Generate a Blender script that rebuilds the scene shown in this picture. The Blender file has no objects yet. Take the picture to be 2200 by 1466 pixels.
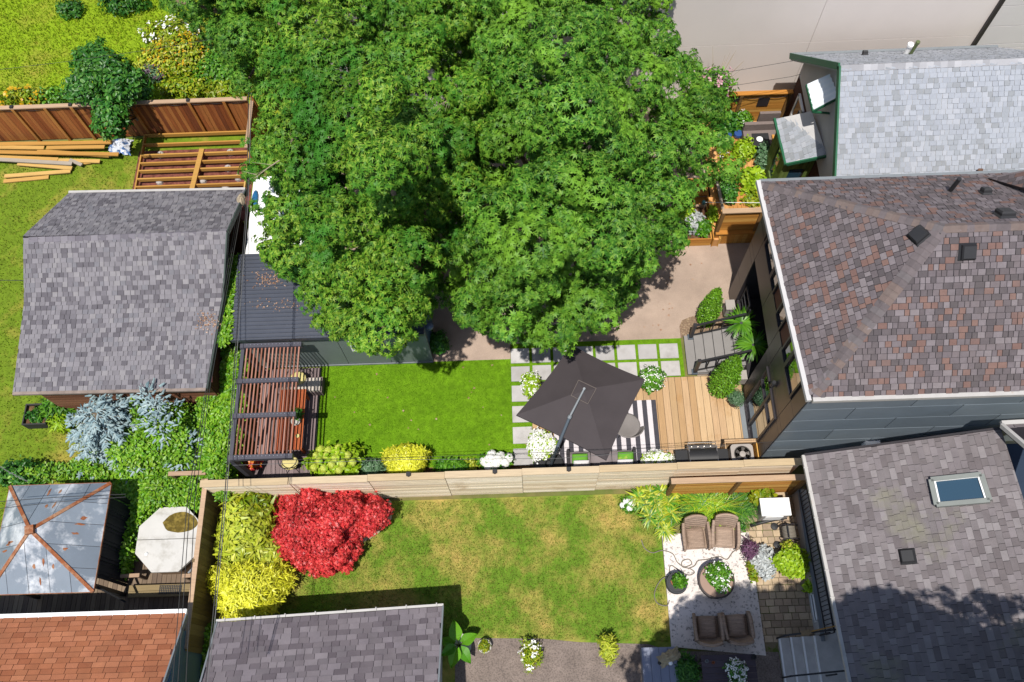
import bpy, math, random
import numpy as np
from mathutils import Vector, Matrix
rnd = random.Random(7); NR = np.random.default_rng(11)
sc = bpy.context.scene; COL = sc.collection
# ---------------------------------------------------------------- camera
CAM_H = 25.0; FPX = 1850.0; IMG_W = 2200.0; IMG_H = 1466.0
def cam_axes():
    down = Vector((1155-1100, -(1545-733), -FPX)).normalized(); up = -down
    yv = Vector((0,1,0)); yv = (yv-up*yv.dot(up)).normalized(); xv = yv.cross(up)
    a = math.radians(-2.1); c, s = math.cos(a), math.sin(a)
    R0 = Matrix((xv, yv, up)); Y = Matrix(((c,-s,0),(s,c,0),(0,0,1)))
    return Y @ R0
RC = cam_axes()
cd = bpy.data.cameras.new('camera'); cam = bpy.data.objects.new('camera', cd); COL.objects.link(cam)
cd.sensor_width = 36.0; cd.lens = 36.0*FPX/IMG_W; cd.clip_end = 1500
cam.matrix_world = Matrix.Translation((0,0,CAM_H)) @ RC.to_4x4()
sc.camera = cam
def P(px, py, z=0.0):
    d = RC @ Vector((px-1100, 733-py, -FPX)); t = (z-CAM_H)/d.z
    return Vector((d.x*t, d.y*t, z))
def PX(px, py, X):
    d = RC @ Vector((px-1100, 733-py, -FPX)); t = X/d.x
    return Vector((X, d.y*t, CAM_H+d.z*t))
def PY(px, py, Y):
    d = RC @ Vector((px-1100, 733-py, -FPX)); t = Y/d.y
    return Vector((d.x*t, Y, CAM_H+d.z*t))
RCT = RC.transposed()
def proj(p):
    c = RCT @ (Vector(p)-Vector((0,0,CAM_H))); return 1100+FPX*c.x/-c.z, 733-FPX*c.y/-c.z
RCN = np.array(RC)
def projn(A):
    c = (A-np.array([0,0,CAM_H])) @ RCN; return 1100+FPX*c[:,0]/-c[:,2], 733-FPX*c[:,1]/-c[:,2]
# ---------------------------------------------------------------- sky, sun, exposure
SUNV = Vector((-0.1, -0.33, 1.0)).normalized()      # towards the sun
w = bpy.data.worlds.new('World'); sc.world = w; w.use_nodes = True
nt = w.node_tree; bg = nt.nodes['Background']
sky = nt.nodes.new('ShaderNodeTexSky'); sky.sky_type = 'NISHITA'; sky.sun_disc = False
sky.sun_elevation = math.asin(SUNV.z); sky.sun_rotation = math.atan2(SUNV.x, SUNV.y)
nt.links.new(sky.outputs[0], bg.inputs[0]); bg.inputs[1].default_value = 0.118
sd = bpy.data.lights.new('sun', 'SUN'); sd.energy = 5.0; sd.angle = math.radians(0.53); sd.color = (1.0, 0.955, 0.88)
sun = bpy.data.objects.new('sun', sd); COL.objects.link(sun)
sun.rotation_euler = SUNV.to_track_quat('Z', 'Y').to_euler(); sun.location = (0,0,60)
sc.view_settings.view_transform = 'Standard'; sc.view_settings.look = 'None'
sc.view_settings.exposure = 0.32; sc.view_settings.gamma = 1.0; sc.view_settings.use_curve_mapping = False
sc.render.engine = 'CYCLES'
# ---------------------------------------------------------------- materials
MATS = {}
def lin(c):
    if isinstance(c, str):
        c = [int(c[i:i+2], 16)/255 for i in (0, 2, 4)]
        return tuple(.6*(x/12.92 if x <= .04045 else ((x+.055)/1.055)**2.4) for x in c)   # sunlit picture value -> base colour
    return tuple(c)
def ramp(nt, stops, const=False):
    r = nt.nodes.new('ShaderNodeValToRGB'); cr = r.color_ramp
    if const: cr.interpolation = 'CONSTANT'
    while len(cr.elements) < len(stops): cr.elements.new(.5)
    for e, (p, c) in zip(cr.elements, stops): e.position = p; e.color = (*lin(c), 1)
    return r
def M(name, pal, rough=.8, spec=.3, metal=0, var=.12, scale=3.0, grain=(1,1,1), bump=.0, bscale=40, trans=0, const=True,
      patch=None, pscale=.5, pfac=(.45,.6), coat=0):
    """pal: a colour or a list of colours picked per piece; var: soft value change by world position;
    patch: a second colour that comes in by large noise (wear, dry spots, rust)"""
    if name in MATS: return MATS[name]
    m = bpy.data.materials.new(name); m.use_nodes = True; nt = m.node_tree; N = nt.nodes; L = nt.links
    bs = N['Principled BSDF']; geo = N.new('ShaderNodeNewGeometry')
    if not isinstance(pal, list): pal = [pal]
    if len(pal) > 1:
        oi = N.new('ShaderNodeObjectInfo'); ad = N.new('ShaderNodeMath'); ad.operation = 'ADD'
        L.new(oi.outputs['Random'], ad.inputs[0]); L.new(geo.outputs['Random Per Island'], ad.inputs[1])
        fr = N.new('ShaderNodeMath'); fr.operation = 'FRACT'; L.new(ad.outputs[0], fr.inputs[0])
        k = len(pal); r = ramp(nt, [((i/k if const else i/(k-1)), c) for i, c in enumerate(pal)], const)
        L.new(fr.outputs[0], r.inputs[0]); col = r.outputs[0]
    else:
        c = N.new('ShaderNodeRGB'); c.outputs[0].default_value = (*lin(pal[0]), 1); col = c.outputs[0]
    mp = N.new('ShaderNodeMapping'); L.new(geo.outputs['Position'], mp.inputs[0]); mp.inputs['Scale'].default_value = grain
    if patch is not None:
        n2 = N.new('ShaderNodeTexNoise'); L.new(geo.outputs['Position'], n2.inputs['Vector']); n2.inputs['Scale'].default_value = pscale
        n2.inputs['Detail'].default_value = 6; n2.inputs['Roughness'].default_value = .65
        mr = N.new('ShaderNodeMapRange'); L.new(n2.outputs[0], mr.inputs[0]); mr.inputs[1].default_value = pfac[0]; mr.inputs[2].default_value = pfac[1]
        mx = N.new('ShaderNodeMix'); mx.data_type = 'RGBA'; L.new(mr.outputs[0], mx.inputs[0]); L.new(col, mx.inputs[6])
        mx.inputs[7].default_value = (*lin(patch), 1); col = mx.outputs[2]
    if var:
        n1 = N.new('ShaderNodeTexNoise'); L.new(mp.outputs[0], n1.inputs['Vector']); n1.inputs['Scale'].default_value = scale
        n1.inputs['Detail'].default_value = 5; n1.inputs['Roughness'].default_value = .6
        mr = N.new('ShaderNodeMapRange'); L.new(n1.outputs[0], mr.inputs[0]); mr.inputs[1].default_value = .25; mr.inputs[2].default_value = .75
        mr.inputs[3].default_value = 1-var; mr.inputs[4].default_value = 1+var
        vm = N.new('ShaderNodeVectorMath'); vm.operation = 'SCALE'; L.new(col, vm.inputs[0]); L.new(mr.outputs[0], vm.inputs['Scale']); col = vm.outputs[0]
    L.new(col, bs.inputs['Base Color']); bs.inputs['Roughness'].default_value = rough; bs.inputs['Metallic'].default_value = metal
    bs.inputs['Specular IOR Level'].default_value = spec; bs.inputs['Coat Weight'].default_value = coat
    if bump:
        nb = N.new('ShaderNodeTexNoise'); L.new(mp.outputs[0], nb.inputs['Vector']); nb.inputs['Scale'].default_value = bscale; nb.inputs['Detail'].default_value = 4
        b = N.new('ShaderNodeBump'); b.inputs['Strength'].default_value = bump; b.inputs['Distance'].default_value = .02
        L.new(nb.outputs[0], b.inputs['Height']); L.new(b.outputs[0], bs.inputs['Normal'])
    if trans:
        tr = N.new('ShaderNodeBsdfTranslucent'); L.new(col, tr.inputs[0]); ms = N.new('ShaderNodeMixShader'); ms.inputs[0].default_value = trans
        L.new(bs.outputs[0], ms.inputs[1]); L.new(tr.outputs[0], ms.inputs[2]); L.new(ms.outputs[0], N['Material Output'].inputs[0])
    MATS[name] = m; return m
def LEAF(name, pal, trans=.3, rough=.42, spec=.4, var=.25, scale=.7):
    return M(name, pal, rough=rough, spec=spec, var=var, scale=scale, trans=trans, const=False)
def wood(name, pal, axis='x', rough=.75, var=.16, **k):
    g = {'x': (.6,9,9), 'y': (9,.6,9), 'z': (9,9,.6)}[axis]
    return M(name, pal, rough=rough, var=var, scale=3.0, grain=g, bump=.15, bscale=9, **k)
# ---------------------------------------------------------------- object helpers
ORG = {}; LABELS = {}
def setp(o, label=None, cat=None, group=None, kind=None):
    if label:
        o['label'] = label
    if cat: o['category'] = cat
    if group: o['group'] = group
    if kind: o['kind'] = kind
    return o
def thing(name, label, cat, loc, group=None):
    o = bpy.data.objects.new(name, None); COL.objects.link(o); o.location = loc; o.empty_display_size = .2
    ORG[o] = Vector(loc); return setp(o, label, cat, group)
class MB:
    def __init__(s): s.v = []; s.f = []; s.m = []
    def add(s, V, F, m=0):
        o = len(s.v); s.v += [tuple(v) for v in V]; s.f += [tuple(i+o for i in f) for f in F]; s.m += [m]*len(F); return s
    def box(s, c, d, rz=0, m=0, R=None):
        h = [x/2 for x in d]; R = R or Matrix.Rotation(rz, 3, 'Z'); c = Vector(c)
        V = [c + R @ Vector((sx*h[0], sy*h[1], sz*h[2])) for sz in (-1,1) for sy in (-1,1) for sx in (-1,1)]
        return s.add(V, [(0,2,3,1),(4,5,7,6),(0,1,5,4),(2,6,7,3),(0,4,6,2),(1,3,7,5)], m)
    def beam(s, p, q, wd, h, m=0, up=(0,0,1)):
        p, q = Vector(p), Vector(q); x = (q-p).normalized(); y = Vector(up).cross(x)
        if y.length < 1e-4: y = Vector((0,1,0))
        y.normalize(); z = x.cross(y); R = Matrix((x, y, z)).transposed()
        return s.box((p+q)/2, ((q-p).length, wd, h), m=m, R=R)
    def tube(s, pts, r, n=8, m=0):
        pts = [Vector(p) for p in pts]; rs = r if isinstance(r, (list, tuple)) else [r]*len(pts); V = []; prev = None
        for i, p in enumerate(pts):
            d = (pts[min(i+1, len(pts)-1)]-pts[max(i-1, 0)]).normalized()
            a = d.cross(Vector((0,0,1)) if abs(d.z) < .95 else Vector((1,0,0))).normalized()
            if prev is not None and prev.length: 
                a2 = prev-d*prev.dot(d)
                if a2.length > 1e-4: a = a2.normalized()
            prev = a; b = d.cross(a)
            V += [p+(a*math.cos(t)+b*math.sin(t))*rs[i] for t in [2*math.pi*k/n for k in range(n)]]
        F = []
        for i in range(len(pts)-1):
            for k in range(n):
                F.append((i*n+k, i*n+(k+1)%n, (i+1)*n+(k+1)%n, (i+1)*n+k))
        F.append(tuple(range(n-1,-1,-1))); F.append(tuple((len(pts)-1)*n+k for k in range(n)))
        return s.add(V, F, m)
    def lathe(s, c, prof, n=16, m=0, sx=1, sy=1, cap=True):
        c = Vector(c); V = []; F = []
        for r, z in prof: V += [c+Vector((r*sx*math.cos(2*math.pi*k/n), r*sy*math.sin(2*math.pi*k/n), z)) for k in range(n)]
        for i in range(len(prof)-1):
            for k in range(n): F.append((i*n+k, i*n+(k+1)%n, (i+1)*n+(k+1)%n, (i+1)*n+k))
        if cap: F.append(tuple(range(n-1,-1,-1))); F.append(tuple((len(prof)-1)*n+k for k in range(n)))
        return s.add(V, F, m)
    def prism(s, poly, z0, z1, m=0):
        n = len(poly); V = [(p[0],p[1],z0) for p in poly]+[(p[0],p[1],z1) for p in poly]
        a = sum(poly[i][0]*poly[(i+1)%n][1]-poly[(i+1)%n][0]*poly[i][1] for i in range(n))
        t = tuple(range(n,2*n)); b = tuple(range(n-1,-1,-1)); S = [(i,(i+1)%n,n+(i+1)%n,n+i) for i in range(n)]
        if a < 0: t = t[::-1]; b = b[::-1]; S = [f[::-1] for f in S]
        return s.add(V, [t, b]+S, m)
    def slab(s, pts, th, m=0):
        pts = [Vector(p) for p in pts]; n = (pts[1]-pts[0]).cross(pts[2]-pts[0]).normalized()
        if n.z < 0: pts = pts[::-1]; n = -n
        k = len(pts); V = pts+[p-n*th for p in pts]
        return s.add(V, [tuple(range(k)), tuple(range(2*k-1,k-1,-1))]+[((i+1)%k, i, k+i, k+(i+1)%k) for i in range(k)], m)
    def ball(s, c, r, n=10, m=0):
        rx, ry, rz = r if isinstance(r, (tuple, list)) else (r, r, r); k = max(4, n//2)
        prof = [(max(.02, math.sin(math.pi*i/k)), -math.cos(math.pi*i/k)) for i in range(k+1)]
        c = Vector(c); t = MB().lathe((0,0,0), prof, n)
        return s.add([c+Vector((v[0]*rx, v[1]*ry, v[2]*rz)) for v in t.v], t.f, m)
def build(mb, name, parent=None, mats=(), smooth=False, label=None, cat=None, group=None, kind=None, org=None):
    me = bpy.data.meshes.new(name)
    if parent is not None: O = ORG[parent]
    elif org is not None: O = Vector(org)
    else:
        V = np.array(mb.v); O = Vector(((V[:,0].min()+V[:,0].max())/2, (V[:,1].min()+V[:,1].max())/2, V[:,2].min()))
    me.from_pydata([(v[0]-O.x, v[1]-O.y, v[2]-O.z) for v in mb.v], [], mb.f)
    if not isinstance(mats, (list, tuple)): mats = [mats]
    for m in mats: me.materials.append(m)
    if len(mats) > 1: me.polygons.foreach_set('material_index', mb.m)
    if smooth: me.polygons.foreach_set('use_smooth', [True]*len(mb.f))
    me.update(); o = bpy.data.objects.new(name, me); COL.objects.link(o)
    if parent is not None: o.parent = parent
    else: o.location = O
    ORG[o] = O; return setp(o, label, cat, group, kind)
def smooth_by(o, ang=40):
    me = o.data; me.polygons.foreach_set('use_smooth', [True]*len(me.polygons))
    try: me.set_sharp_from_angle(angle=math.radians(ang))
    except Exception: pass
    return o
CUBES = {}
def cube(mat):
    if mat.name not in CUBES:
        t = MB().box((0,0,0), (1,1,1)); me = bpy.data.meshes.new('piece_'+mat.name); me.from_pydata(t.v, [], t.f); me.materials.append(mat); me.update(); CUBES[mat.name] = me
    return CUBES[mat.name]
def inst(name, parent, mesh, loc, R=None, scale=None):
    o = bpy.data.objects.new(name, mesh); COL.objects.link(o); o.parent = parent
    L = Vector(loc)-ORG[parent]
    M4 = Matrix.Translation(L)
    if R is not None: M4 = M4 @ (R.to_4x4())
    if scale is not None: M4 = M4 @ Matrix.Diagonal((*scale, 1))
    o.matrix_local = M4; ORG[o] = Vector(loc); return o
def pbox(name, parent, c, d, mat, rz=0, R=None):
    return inst(name, parent, cube(mat), c, R or (Matrix.Rotation(rz, 3, 'Z') if rz else None), d)
def pbeam(name, parent, p, q, wd, h, mat, up=(0,0,1)):
    p, q = Vector(p), Vector(q); x = (q-p).normalized(); y = Vector(up).cross(x)
    if y.length < 1e-4: y = Vector((0,1,0))
    y.normalize(); z = x.cross(y); R = Matrix((x, y, z)).transposed()
    return inst(name, parent, cube(mat), (p+q)/2, R, ((q-p).length, wd, h))
def tbox(name, c, d, mat, label, cat, rz=0, group=None):
    return build(MB().box((0,0,0), d).__class__().box(c, d, rz), name, None, mat, label=label, cat=cat, group=group)
# ---------------------------------------------------------------- foliage helpers
def tpl(V, F): return np.array(V, float), F
T_MAPLE = tpl([(0,0,0),(.28,.02,-.04),(.5,.3,-.1),(.22,.36,0),(.38,.72,-.12),(.13,.58,0),(0,1,-.16),(-.13,.58,0),(-.38,.72,-.12),(-.22,.36,0),(-.5,.3,-.1),(-.28,.02,-.04)],
              [(0,1,2,3),(0,3,4,5),(0,5,6,7),(0,7,8,9),(0,9,10,11)])
def star():
    V = []; F = []
    for th, L, hw in ((0,1.0,.17),(42,.86,.15),(-42,.86,.15),(88,.6,.13),(-88,.6,.13)):
        a = math.radians(th); d = (math.sin(a), math.cos(a)); p = (d[1], -d[0]); o = len(V); m = .32
        V += [(0,.06,0), (d[0]*L*m+p[0]*hw, .06+d[1]*L*m+p[1]*hw, .03), (d[0]*L, .06+d[1]*L*.94, -.16*L), (d[0]*L*m-p[0]*hw, .06+d[1]*L*m-p[1]*hw, .03)]; F.append((o,o+1,o+2,o+3))
    return tpl(V, F)
T_STAR = star()
T_LEAF = tpl([(0,0,0),(.3,.4,.07),(.18,.8,.0),(0,1,-.1),(-.18,.8,0),(-.3,.4,.07)], [(0,1,2,3),(0,3,4,5)])
T_DIAM = tpl([(0,0,0),(.32,.45,.05),(0,1,-.08),(-.32,.45,.05)], [(0,1,2),(0,2,3)])
T_BLADE = tpl([(-.5,0,0),(.5,0,0),(.3,.6,.0),(0,1,-.1),(-.3,.6,0)], [(0,1,2,4),(4,2,3)])
T_GRASS = tpl([(-.5,0,0),(.5,0,0),(0,1,0)], [(0,1,2)])
T_NEEDLE = tpl([(-.5,0,.0),(0,0,.5),(.5,0,0),(.35,.8,.0),(0,.8,.35),(-.35,.8,0),(0,1,0)], [(0,1,4,5),(1,2,3,4),(5,4,6),(4,3,6)])
def unit(A): return A/np.maximum(np.linalg.norm(A, axis=1, keepdims=True), 1e-9)
def leaves(name, parent, pts, nrm, size, T, mats, head=None, jit=.5, wid=1.0, label=None, cat=None, group=None, kind=None, midx=None):
    V, F = T; n = len(pts); k = len(V)
    nrm = unit(nrm+NR.normal(0, jit, (n,3)))
    h = NR.normal(0, 1, (n,3)) if head is None else head
    h = unit(h-nrm*np.sum(h*nrm, axis=1, keepdims=True)); b = np.cross(h, nrm)
    s = np.broadcast_to(np.asarray(size, float), (n,))[:,None,None]; wd = np.broadcast_to(np.asarray(wid, float), (n,))[:,None,None]
    A = pts[:,None,:]+s*(wd*V[None,:,0:1]*b[:,None,:]+V[None,:,1:2]*h[:,None,:]+V[None,:,2:3]*nrm[:,None,:])
    A = A.reshape(-1,3)
    O = np.array(ORG[parent]) if parent is not None else np.array([A[:,0].mean(), A[:,1].mean(), A[:,2].min()])
    me = bpy.data.meshes.new(name); A = A-O
    ll = np.array([len(f) for f in F]); fl = np.concatenate([np.array(f) for f in F]); off = (np.arange(n)*k)[:,None]
    loops = (fl[None,:]+off).ravel(); tot = np.tile(ll, n); start = np.concatenate([[0], np.cumsum(tot)[:-1]])
    me.vertices.add(n*k); me.loops.add(len(loops)); me.polygons.add(n*len(F))
    me.vertices.foreach_set('co', A.ravel()); me.loops.foreach_set('vertex_index', loops.astype(np.int32))
    me.polygons.foreach_set('loop_start', start.astype(np.int32)); me.polygons.foreach_set('loop_total', tot.astype(np.int32))
    if not isinstance(mats, (list, tuple)): mats = [mats]
    for m in mats: me.materials.append(m)
    if len(mats) > 1:
        mi = NR.integers(0, len(mats), n) if midx is None else midx
        me.polygons.foreach_set('material_index', np.repeat(mi, len(F)).astype(np.int32))
    me.update(); me.validate(); o = bpy.data.objects.new(name, me); COL.objects.link(o)
    if parent is not None: o.parent = parent; ORG[o] = ORG[parent]
    else: o.location = O; ORG[o] = Vector(O)
    return setp(o, label, cat, group, kind)
def dome(n, c, r, zmin=-.15):
    """points and normals on the upper part of an uneven ellipsoid"""
    d = NR.normal(0, 1, (int(n*2.6)+20, 3)); d = unit(d); d = d[d[:,2] > zmin][:n]
    r = np.array(r if isinstance(r, (tuple, list)) else (r, r, r)); ph = NR.uniform(0, 6.28, 3)
    az = np.arctan2(d[:,1], d[:,0]); q = 1+.1*np.sin(3*az+ph[0])+.07*np.sin(5*az+ph[1])+.08*np.sin(4*d[:,2]*2+ph[2])
    q = q*NR.uniform(.78, 1.05, len(d)); return np.array(c)+d*r*q[:,None], unit(d/r)
def rosettes(C, A, k, droop=.35, spread=.06):
    """k leaves fanning out round each twig tip C with axis A"""
    n = len(C); A = unit(A); t = unit(np.cross(A, NR.normal(0, 1, (n,3)))); b = np.cross(A, t)
    az = (np.arange(k)[None,:]/k*6.283*1.618*1.0+NR.uniform(0, 6.28, (n,1))+NR.normal(0, .25, (n,k)))
    rad = np.cos(az)[:,:,None]*t[:,None,:]+np.sin(az)[:,:,None]*b[:,None,:]
    el = NR.uniform(-droop-.25, .55-droop, (n,k,1)); hd = rad*np.cos(el)+A[:,None,:]*np.sin(el)
    nr = A[:,None,:]*np.cos(el)-rad*np.sin(el)
    lift = NR.uniform(-.08, .06, (n,k,1))
    pts = C[:,None,:]+rad*spread*NR.uniform(.2, 1.2, (n,k,1))+A[:,None,:]*lift
    return pts.reshape(-1,3), nr.reshape(-1,3), hd.reshape(-1,3)
def inpoly(x, y, poly):
    x = np.asarray(x); y = np.asarray(y); r = np.zeros(x.shape, bool); n = len(poly)
    for i in range(n):
        x1, y1 = poly[i]; x2, y2 = poly[(i+1)%n]
        c = ((y1 > y) != (y2 > y)) & (x < (x2-x1)*(y-y1)/((y2-y1) if y2 != y1 else 1e-9)+x1); r ^= c
    return r
def sample_poly(poly, n):
    xs = [p[0] for p in poly]; ys = [p[1] for p in poly]; out = np.zeros((0,2))
    while len(out) < n:
        a = np.stack([NR.uniform(min(xs), max(xs), n*2), NR.uniform(min(ys), max(ys), n*2)], 1); out = np.concatenate([out, a[inpoly(a[:,0], a[:,1], poly)]])
    return out[:n]
def grass(name, poly, n, z, h, wd, mat, label, lean=.5):
    xy = sample_poly(poly, n); pts = np.stack([xy[:,0], xy[:,1], np.full(n, z)], 1)
    hd = np.stack([NR.normal(0, lean, n), NR.normal(0, lean, n), np.ones(n)], 1); nr = NR.normal(0, 1, (n,3)); nr[:,2] = .3
    sz = h*NR.uniform(.6, 1.3, n)
    return leaves(name, None, pts, nr, sz, T_GRASS, mat, head=hd, jit=.1, wid=wd/h, label=label, cat='grass', kind='stuff')
def area(poly): return abs(sum(poly[i][0]*poly[(i+1)%len(poly)][1]-poly[(i+1)%len(poly)][0]*poly[i][1] for i in range(len(poly))))/2
def sheet(name, poly, z, mat, th=.0):
    if th: return build(MB().prism(poly, z-th, z), name, None, mat, kind='structure')
    t = MB(); a = sum(poly[i][0]*poly[(i+1)%len(poly)][1]-poly[(i+1)%len(poly)][0]*poly[i][1] for i in range(len(poly)))
    t.add([(p[0],p[1],z) for p in poly], [tuple(range(len(poly))) if a > 0 else tuple(range(len(poly)-1,-1,-1))])
    return build(t, name, None, mat, kind='structure')
def rect(x0, x1, y0, y1): return [(x0,y0),(x1,y0),(x1,y1),(x0,y1)]
# ---------------------------------------------------------------- roofs
def clip(poly, conv):
    out = poly
    for i in range(len(conv)):
        (ax, ay), (bx, by) = conv[i], conv[(i+1)%len(conv)]; inp = out; out = []
        if not inp: break
        side = lambda p: (bx-ax)*(p[1]-ay)-(by-ay)*(p[0]-ax)
        for j in range(len(inp)):
            p, q = inp[j], inp[(j+1)%len(inp)]; sp, sq = side(p), side(q)
            if sp >= 0: out.append(p)
            if (sp >= 0) != (sq >= 0):
                t = sp/(sp-sq); out.append((p[0]+(q[0]-p[0])*t, p[1]+(q[1]-p[1])*t))
    return out
def tab_mesh(wd, ln, h0, h1, mat):
    V = [(0,0,h0),(wd,0,h0),(wd,ln,h1),(0,ln,h1),(0,0,0),(wd,0,0),(wd,ln,0),(0,ln,0)]
    me = bpy.data.meshes.new('shingle'); me.from_pydata(V, [], [(0,1,2,3),(4,5,1,0),(5,6,2,1),(7,4,0,3)]); me.materials.append(mat); me.update(); return me
def shingles(roof, corners, mat, expo=.145, widths=(.16,.2,.26,.33), t=.014, nsing=150, gap=.011, over=.008):
    """corners: convex planar polygon in 3-D, first edge = the eave, left to right seen from outside"""
    c = [Vector(p) for p in corners]; u = (c[1]-c[0]).normalized(); n = u.cross(c[2]-c[0]).normalized()
    if n.z < 0: n = -n
    v = n.cross(u); O = c[0]; pol = [((p-O).dot(u), (p-O).dot(v)) for p in c]
    if sum(pol[i][0]*pol[(i+1)%len(pol)][1]-pol[(i+1)%len(pol)][0]*pol[i][1] for i in range(len(pol))) < 0: pol = pol[::-1]
    a0, a1 = min(p[0] for p in pol), max(p[0] for p in pol); b0, b1 = min(p[1] for p in pol), max(p[1] for p in pol)
    R = Matrix((u, v, n)).transposed(); lift = n*.006; ths = [t*.5, t*.85, t*1.3]
    meshes = {(i, j): tab_mesh(wd-gap, expo+over, ths[j], .005, mat) for i, wd in enumerate(widths) for j in range(3)}
    cand = []; rest = []; b = b0
    while b < b1:
        a = a0-rnd.uniform(0, .3)
        while a < a1:
            i = rnd.randrange(len(widths)); j = rnd.randrange(3); wd = widths[i]
            q = [(a,b),(a+wd-gap,b),(a+wd-gap,b+expo+over),(a,b+expo+over)]; cl = clip(q, pol)
            if len(cl) >= 3 and area(cl) > .15*wd*expo:
                ctr = O+u*(a+wd/2)+v*(b+expo/2); px, py = proj(ctr)
                if -120 < px < 2320 and -120 < py < 1586:
                    full = area(cl) > .995*area(q)
                    if full and 0 < px < 2200 and 0 < py < 1466: cand.append(((ctr-Vector((0,0,CAM_H))).length, a, b, i, j, cl))
                    else: rest.append((b, j, cl))
            a += wd
        b += expo
    cand.sort(key=lambda x: x[0])
    for _, a, b, i, j, cl in cand[:nsing]: inst('shingle', roof, meshes[(i,j)], O+u*a+v*b+lift, R)
    rest += [(b, j, cl) for _, a, b, i, j, cl in cand[nsing:]]
    mb = MB(); L = expo+over
    for b, j, cl in rest:
        f = lambda p: ths[j]+(.005-ths[j])*(p[1]-b)/L
        k = len(cl); V = [O+lift+u*p[0]+v*p[1]+n*f(p) for p in cl]+[O+lift+u*p[0]+v*p[1] for p in cl]
        mb.add(V, [tuple(range(k))]+[(k+i, k+(i+1)%k, (i+1)%k, i) for i in range(k)])
    if mb.v: build(mb, 'shingle', roof, mat, kind='stuff')
def caps(roof, p, q, n1, n2, mat, wd=.15, expo=.14, t=.02):
    """bent cap shingles along a ridge or hip from p (low) to q (high)"""
    p, q = Vector(p), Vector(q); d = (q-p).normalized(); n1 = Vector(n1).normalized(); n2 = Vector(n2).normalized()
    s1 = d.cross(n1).normalized(); s1 = s1 if s1.dot(n2) < 0 else -s1
    s2 = d.cross(n2).normalized(); s2 = s2 if s2.dot(n1) < 0 else -s2
    up = (n1+n2).normalized(); ln = expo+.05; V = []
    for k, (l, h) in enumerate(((0, t), (ln, .006))):
        for s, nn in ((s1, n1), (None, None), (s2, n2)):
            base = d*l+up*h; V.append(base+(s*wd-up*0.0 if s is not None else up*.006))
    V2 = [v-up*.03 for v in V]
    me = bpy.data.meshes.new('ridge_cap'); F = [(0,1,4,3),(1,2,5,4),(6,7,1,0),(7,8,2,1)]
    me.from_pydata([tuple(v) for v in V+V2], [], F+[(6,0,3,9),(2,8,11,5)]); me.materials.append(mat); me.update()
    N = int((q-p).length/expo)
    for i in range(N): inst('ridge_cap', roof, me, p+d*(i*expo)+up*.016)
def nrmof(pts):
    n = (Vector(pts[1])-Vector(pts[0])).cross(Vector(pts[2])-Vector(pts[0])).normalized(); return n if n.z > 0 else -n
def cable(name, pts, r, mat, label, sag=0):
    P_ = []; pts = [Vector(p) for p in pts]
    for i in range(len(pts)-1):
        for k in range(8): 
            t = k/8; q = pts[i].lerp(pts[i+1], t); q.z -= sag*4*t*(1-t); P_.append(q)
    P_.append(pts[-1]); return build(MB().tube(P_, r, 5), name, None, mat, label=label, cat='cable')
# ================================================================= SETTING
m_soil = M('soil', '6b4a35', rough=.95, var=.3, scale=8, bump=.5, bscale=30, patch='8a6a48', pscale=3)
m_red_soil = M('red_mulch', '8a5246', rough=.95, var=.35, scale=14, bump=.6, bscale=35, patch='6a3a30', pscale=4)
m_ground = M('ground_earth', '6f7a3a', rough=.95, var=.25, scale=2, bump=.4, bscale=20, patch='8a7c50', pscale=.4)
def lawnmat(name, a, dry, ps, pf, dark=None):
    return M(name, [a] if isinstance(a, str) else a, rough=.85, spec=.15, var=.3, scale=5, patch=dry, pscale=ps, pfac=pf, bump=.5, bscale=60, const=False)
m_lawn = lawnmat('lawn_grass', '6c8e28', 'bea65c', .6, (.45,.64))
m_lawn_blade = LEAF('lawn_blades', ['507820','6a9028','8ca63a','aca650','bea864'], trans=.25, var=.35, scale=1.2, rough=.7, spec=.12)
m_lawn2 = lawnmat('side_lawn', '748e22', 'b5a24c', .6, (.5,.7))
m_lawn2_blade = LEAF('side_blades', ['587a1a','74921e','96a832','aca048'], trans=.25, var=.35, scale=.9, rough=.7, spec=.12)
m_lawn3 = lawnmat('back_lawn', '90ae1e', 'a69e3e', .35, (.5,.68))
m_lawn3_blade = LEAF('back_blades', ['74a014','90b61c','b0ca2c','a6a238'], trans=.3, var=.35, scale=.6, rough=.7, spec=.12)
m_turf = lawnmat('artificial_turf', '6a9612', '79a61a', .9, (.4,.7))
m_turf_blade = LEAF('turf_blades', ['588a0c','6ca212','80b41a'], trans=.15, var=.18, scale=.8, rough=.8, spec=.06)
m_drive = M('pebble_drive', ['c9b3a2'], rough=.9, var=.22, scale=.9, patch='b29c8c', pscale=60, pfac=(.4,.62), bump=.6, bscale=90)
m_asph = M('worn_asphalt', '96877e', rough=.95, var=.25, scale=2.5, patch='6f645e', pscale=25, pfac=(.45,.65), bump=.6, bscale=80)
m_slab = M('speckled_slab', 'fbf0ea', rough=.85, var=.1, scale=2, patch='a29c98', pscale=13, pfac=(.54,.64), bump=.3, bscale=60)
m_joint = M('joint_sand', '94846a', rough=.95, var=.2, scale=6, bump=.4, patch='5f6f2a', pscale=3, pfac=(.5,.62))
sheet('ground', rect(-300,300,-300,300), -.03, m_ground)
sheet('lawn', rect(-9.0,3.72,-2.2,5.98), 0, m_lawn)
sheet('side_lawn', rect(-40,-8.95,-8,19.45), -.004, m_lawn2)
sheet('back_lawn', rect(-60,-8.2,19.55,60), -.002, m_lawn3)
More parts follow.
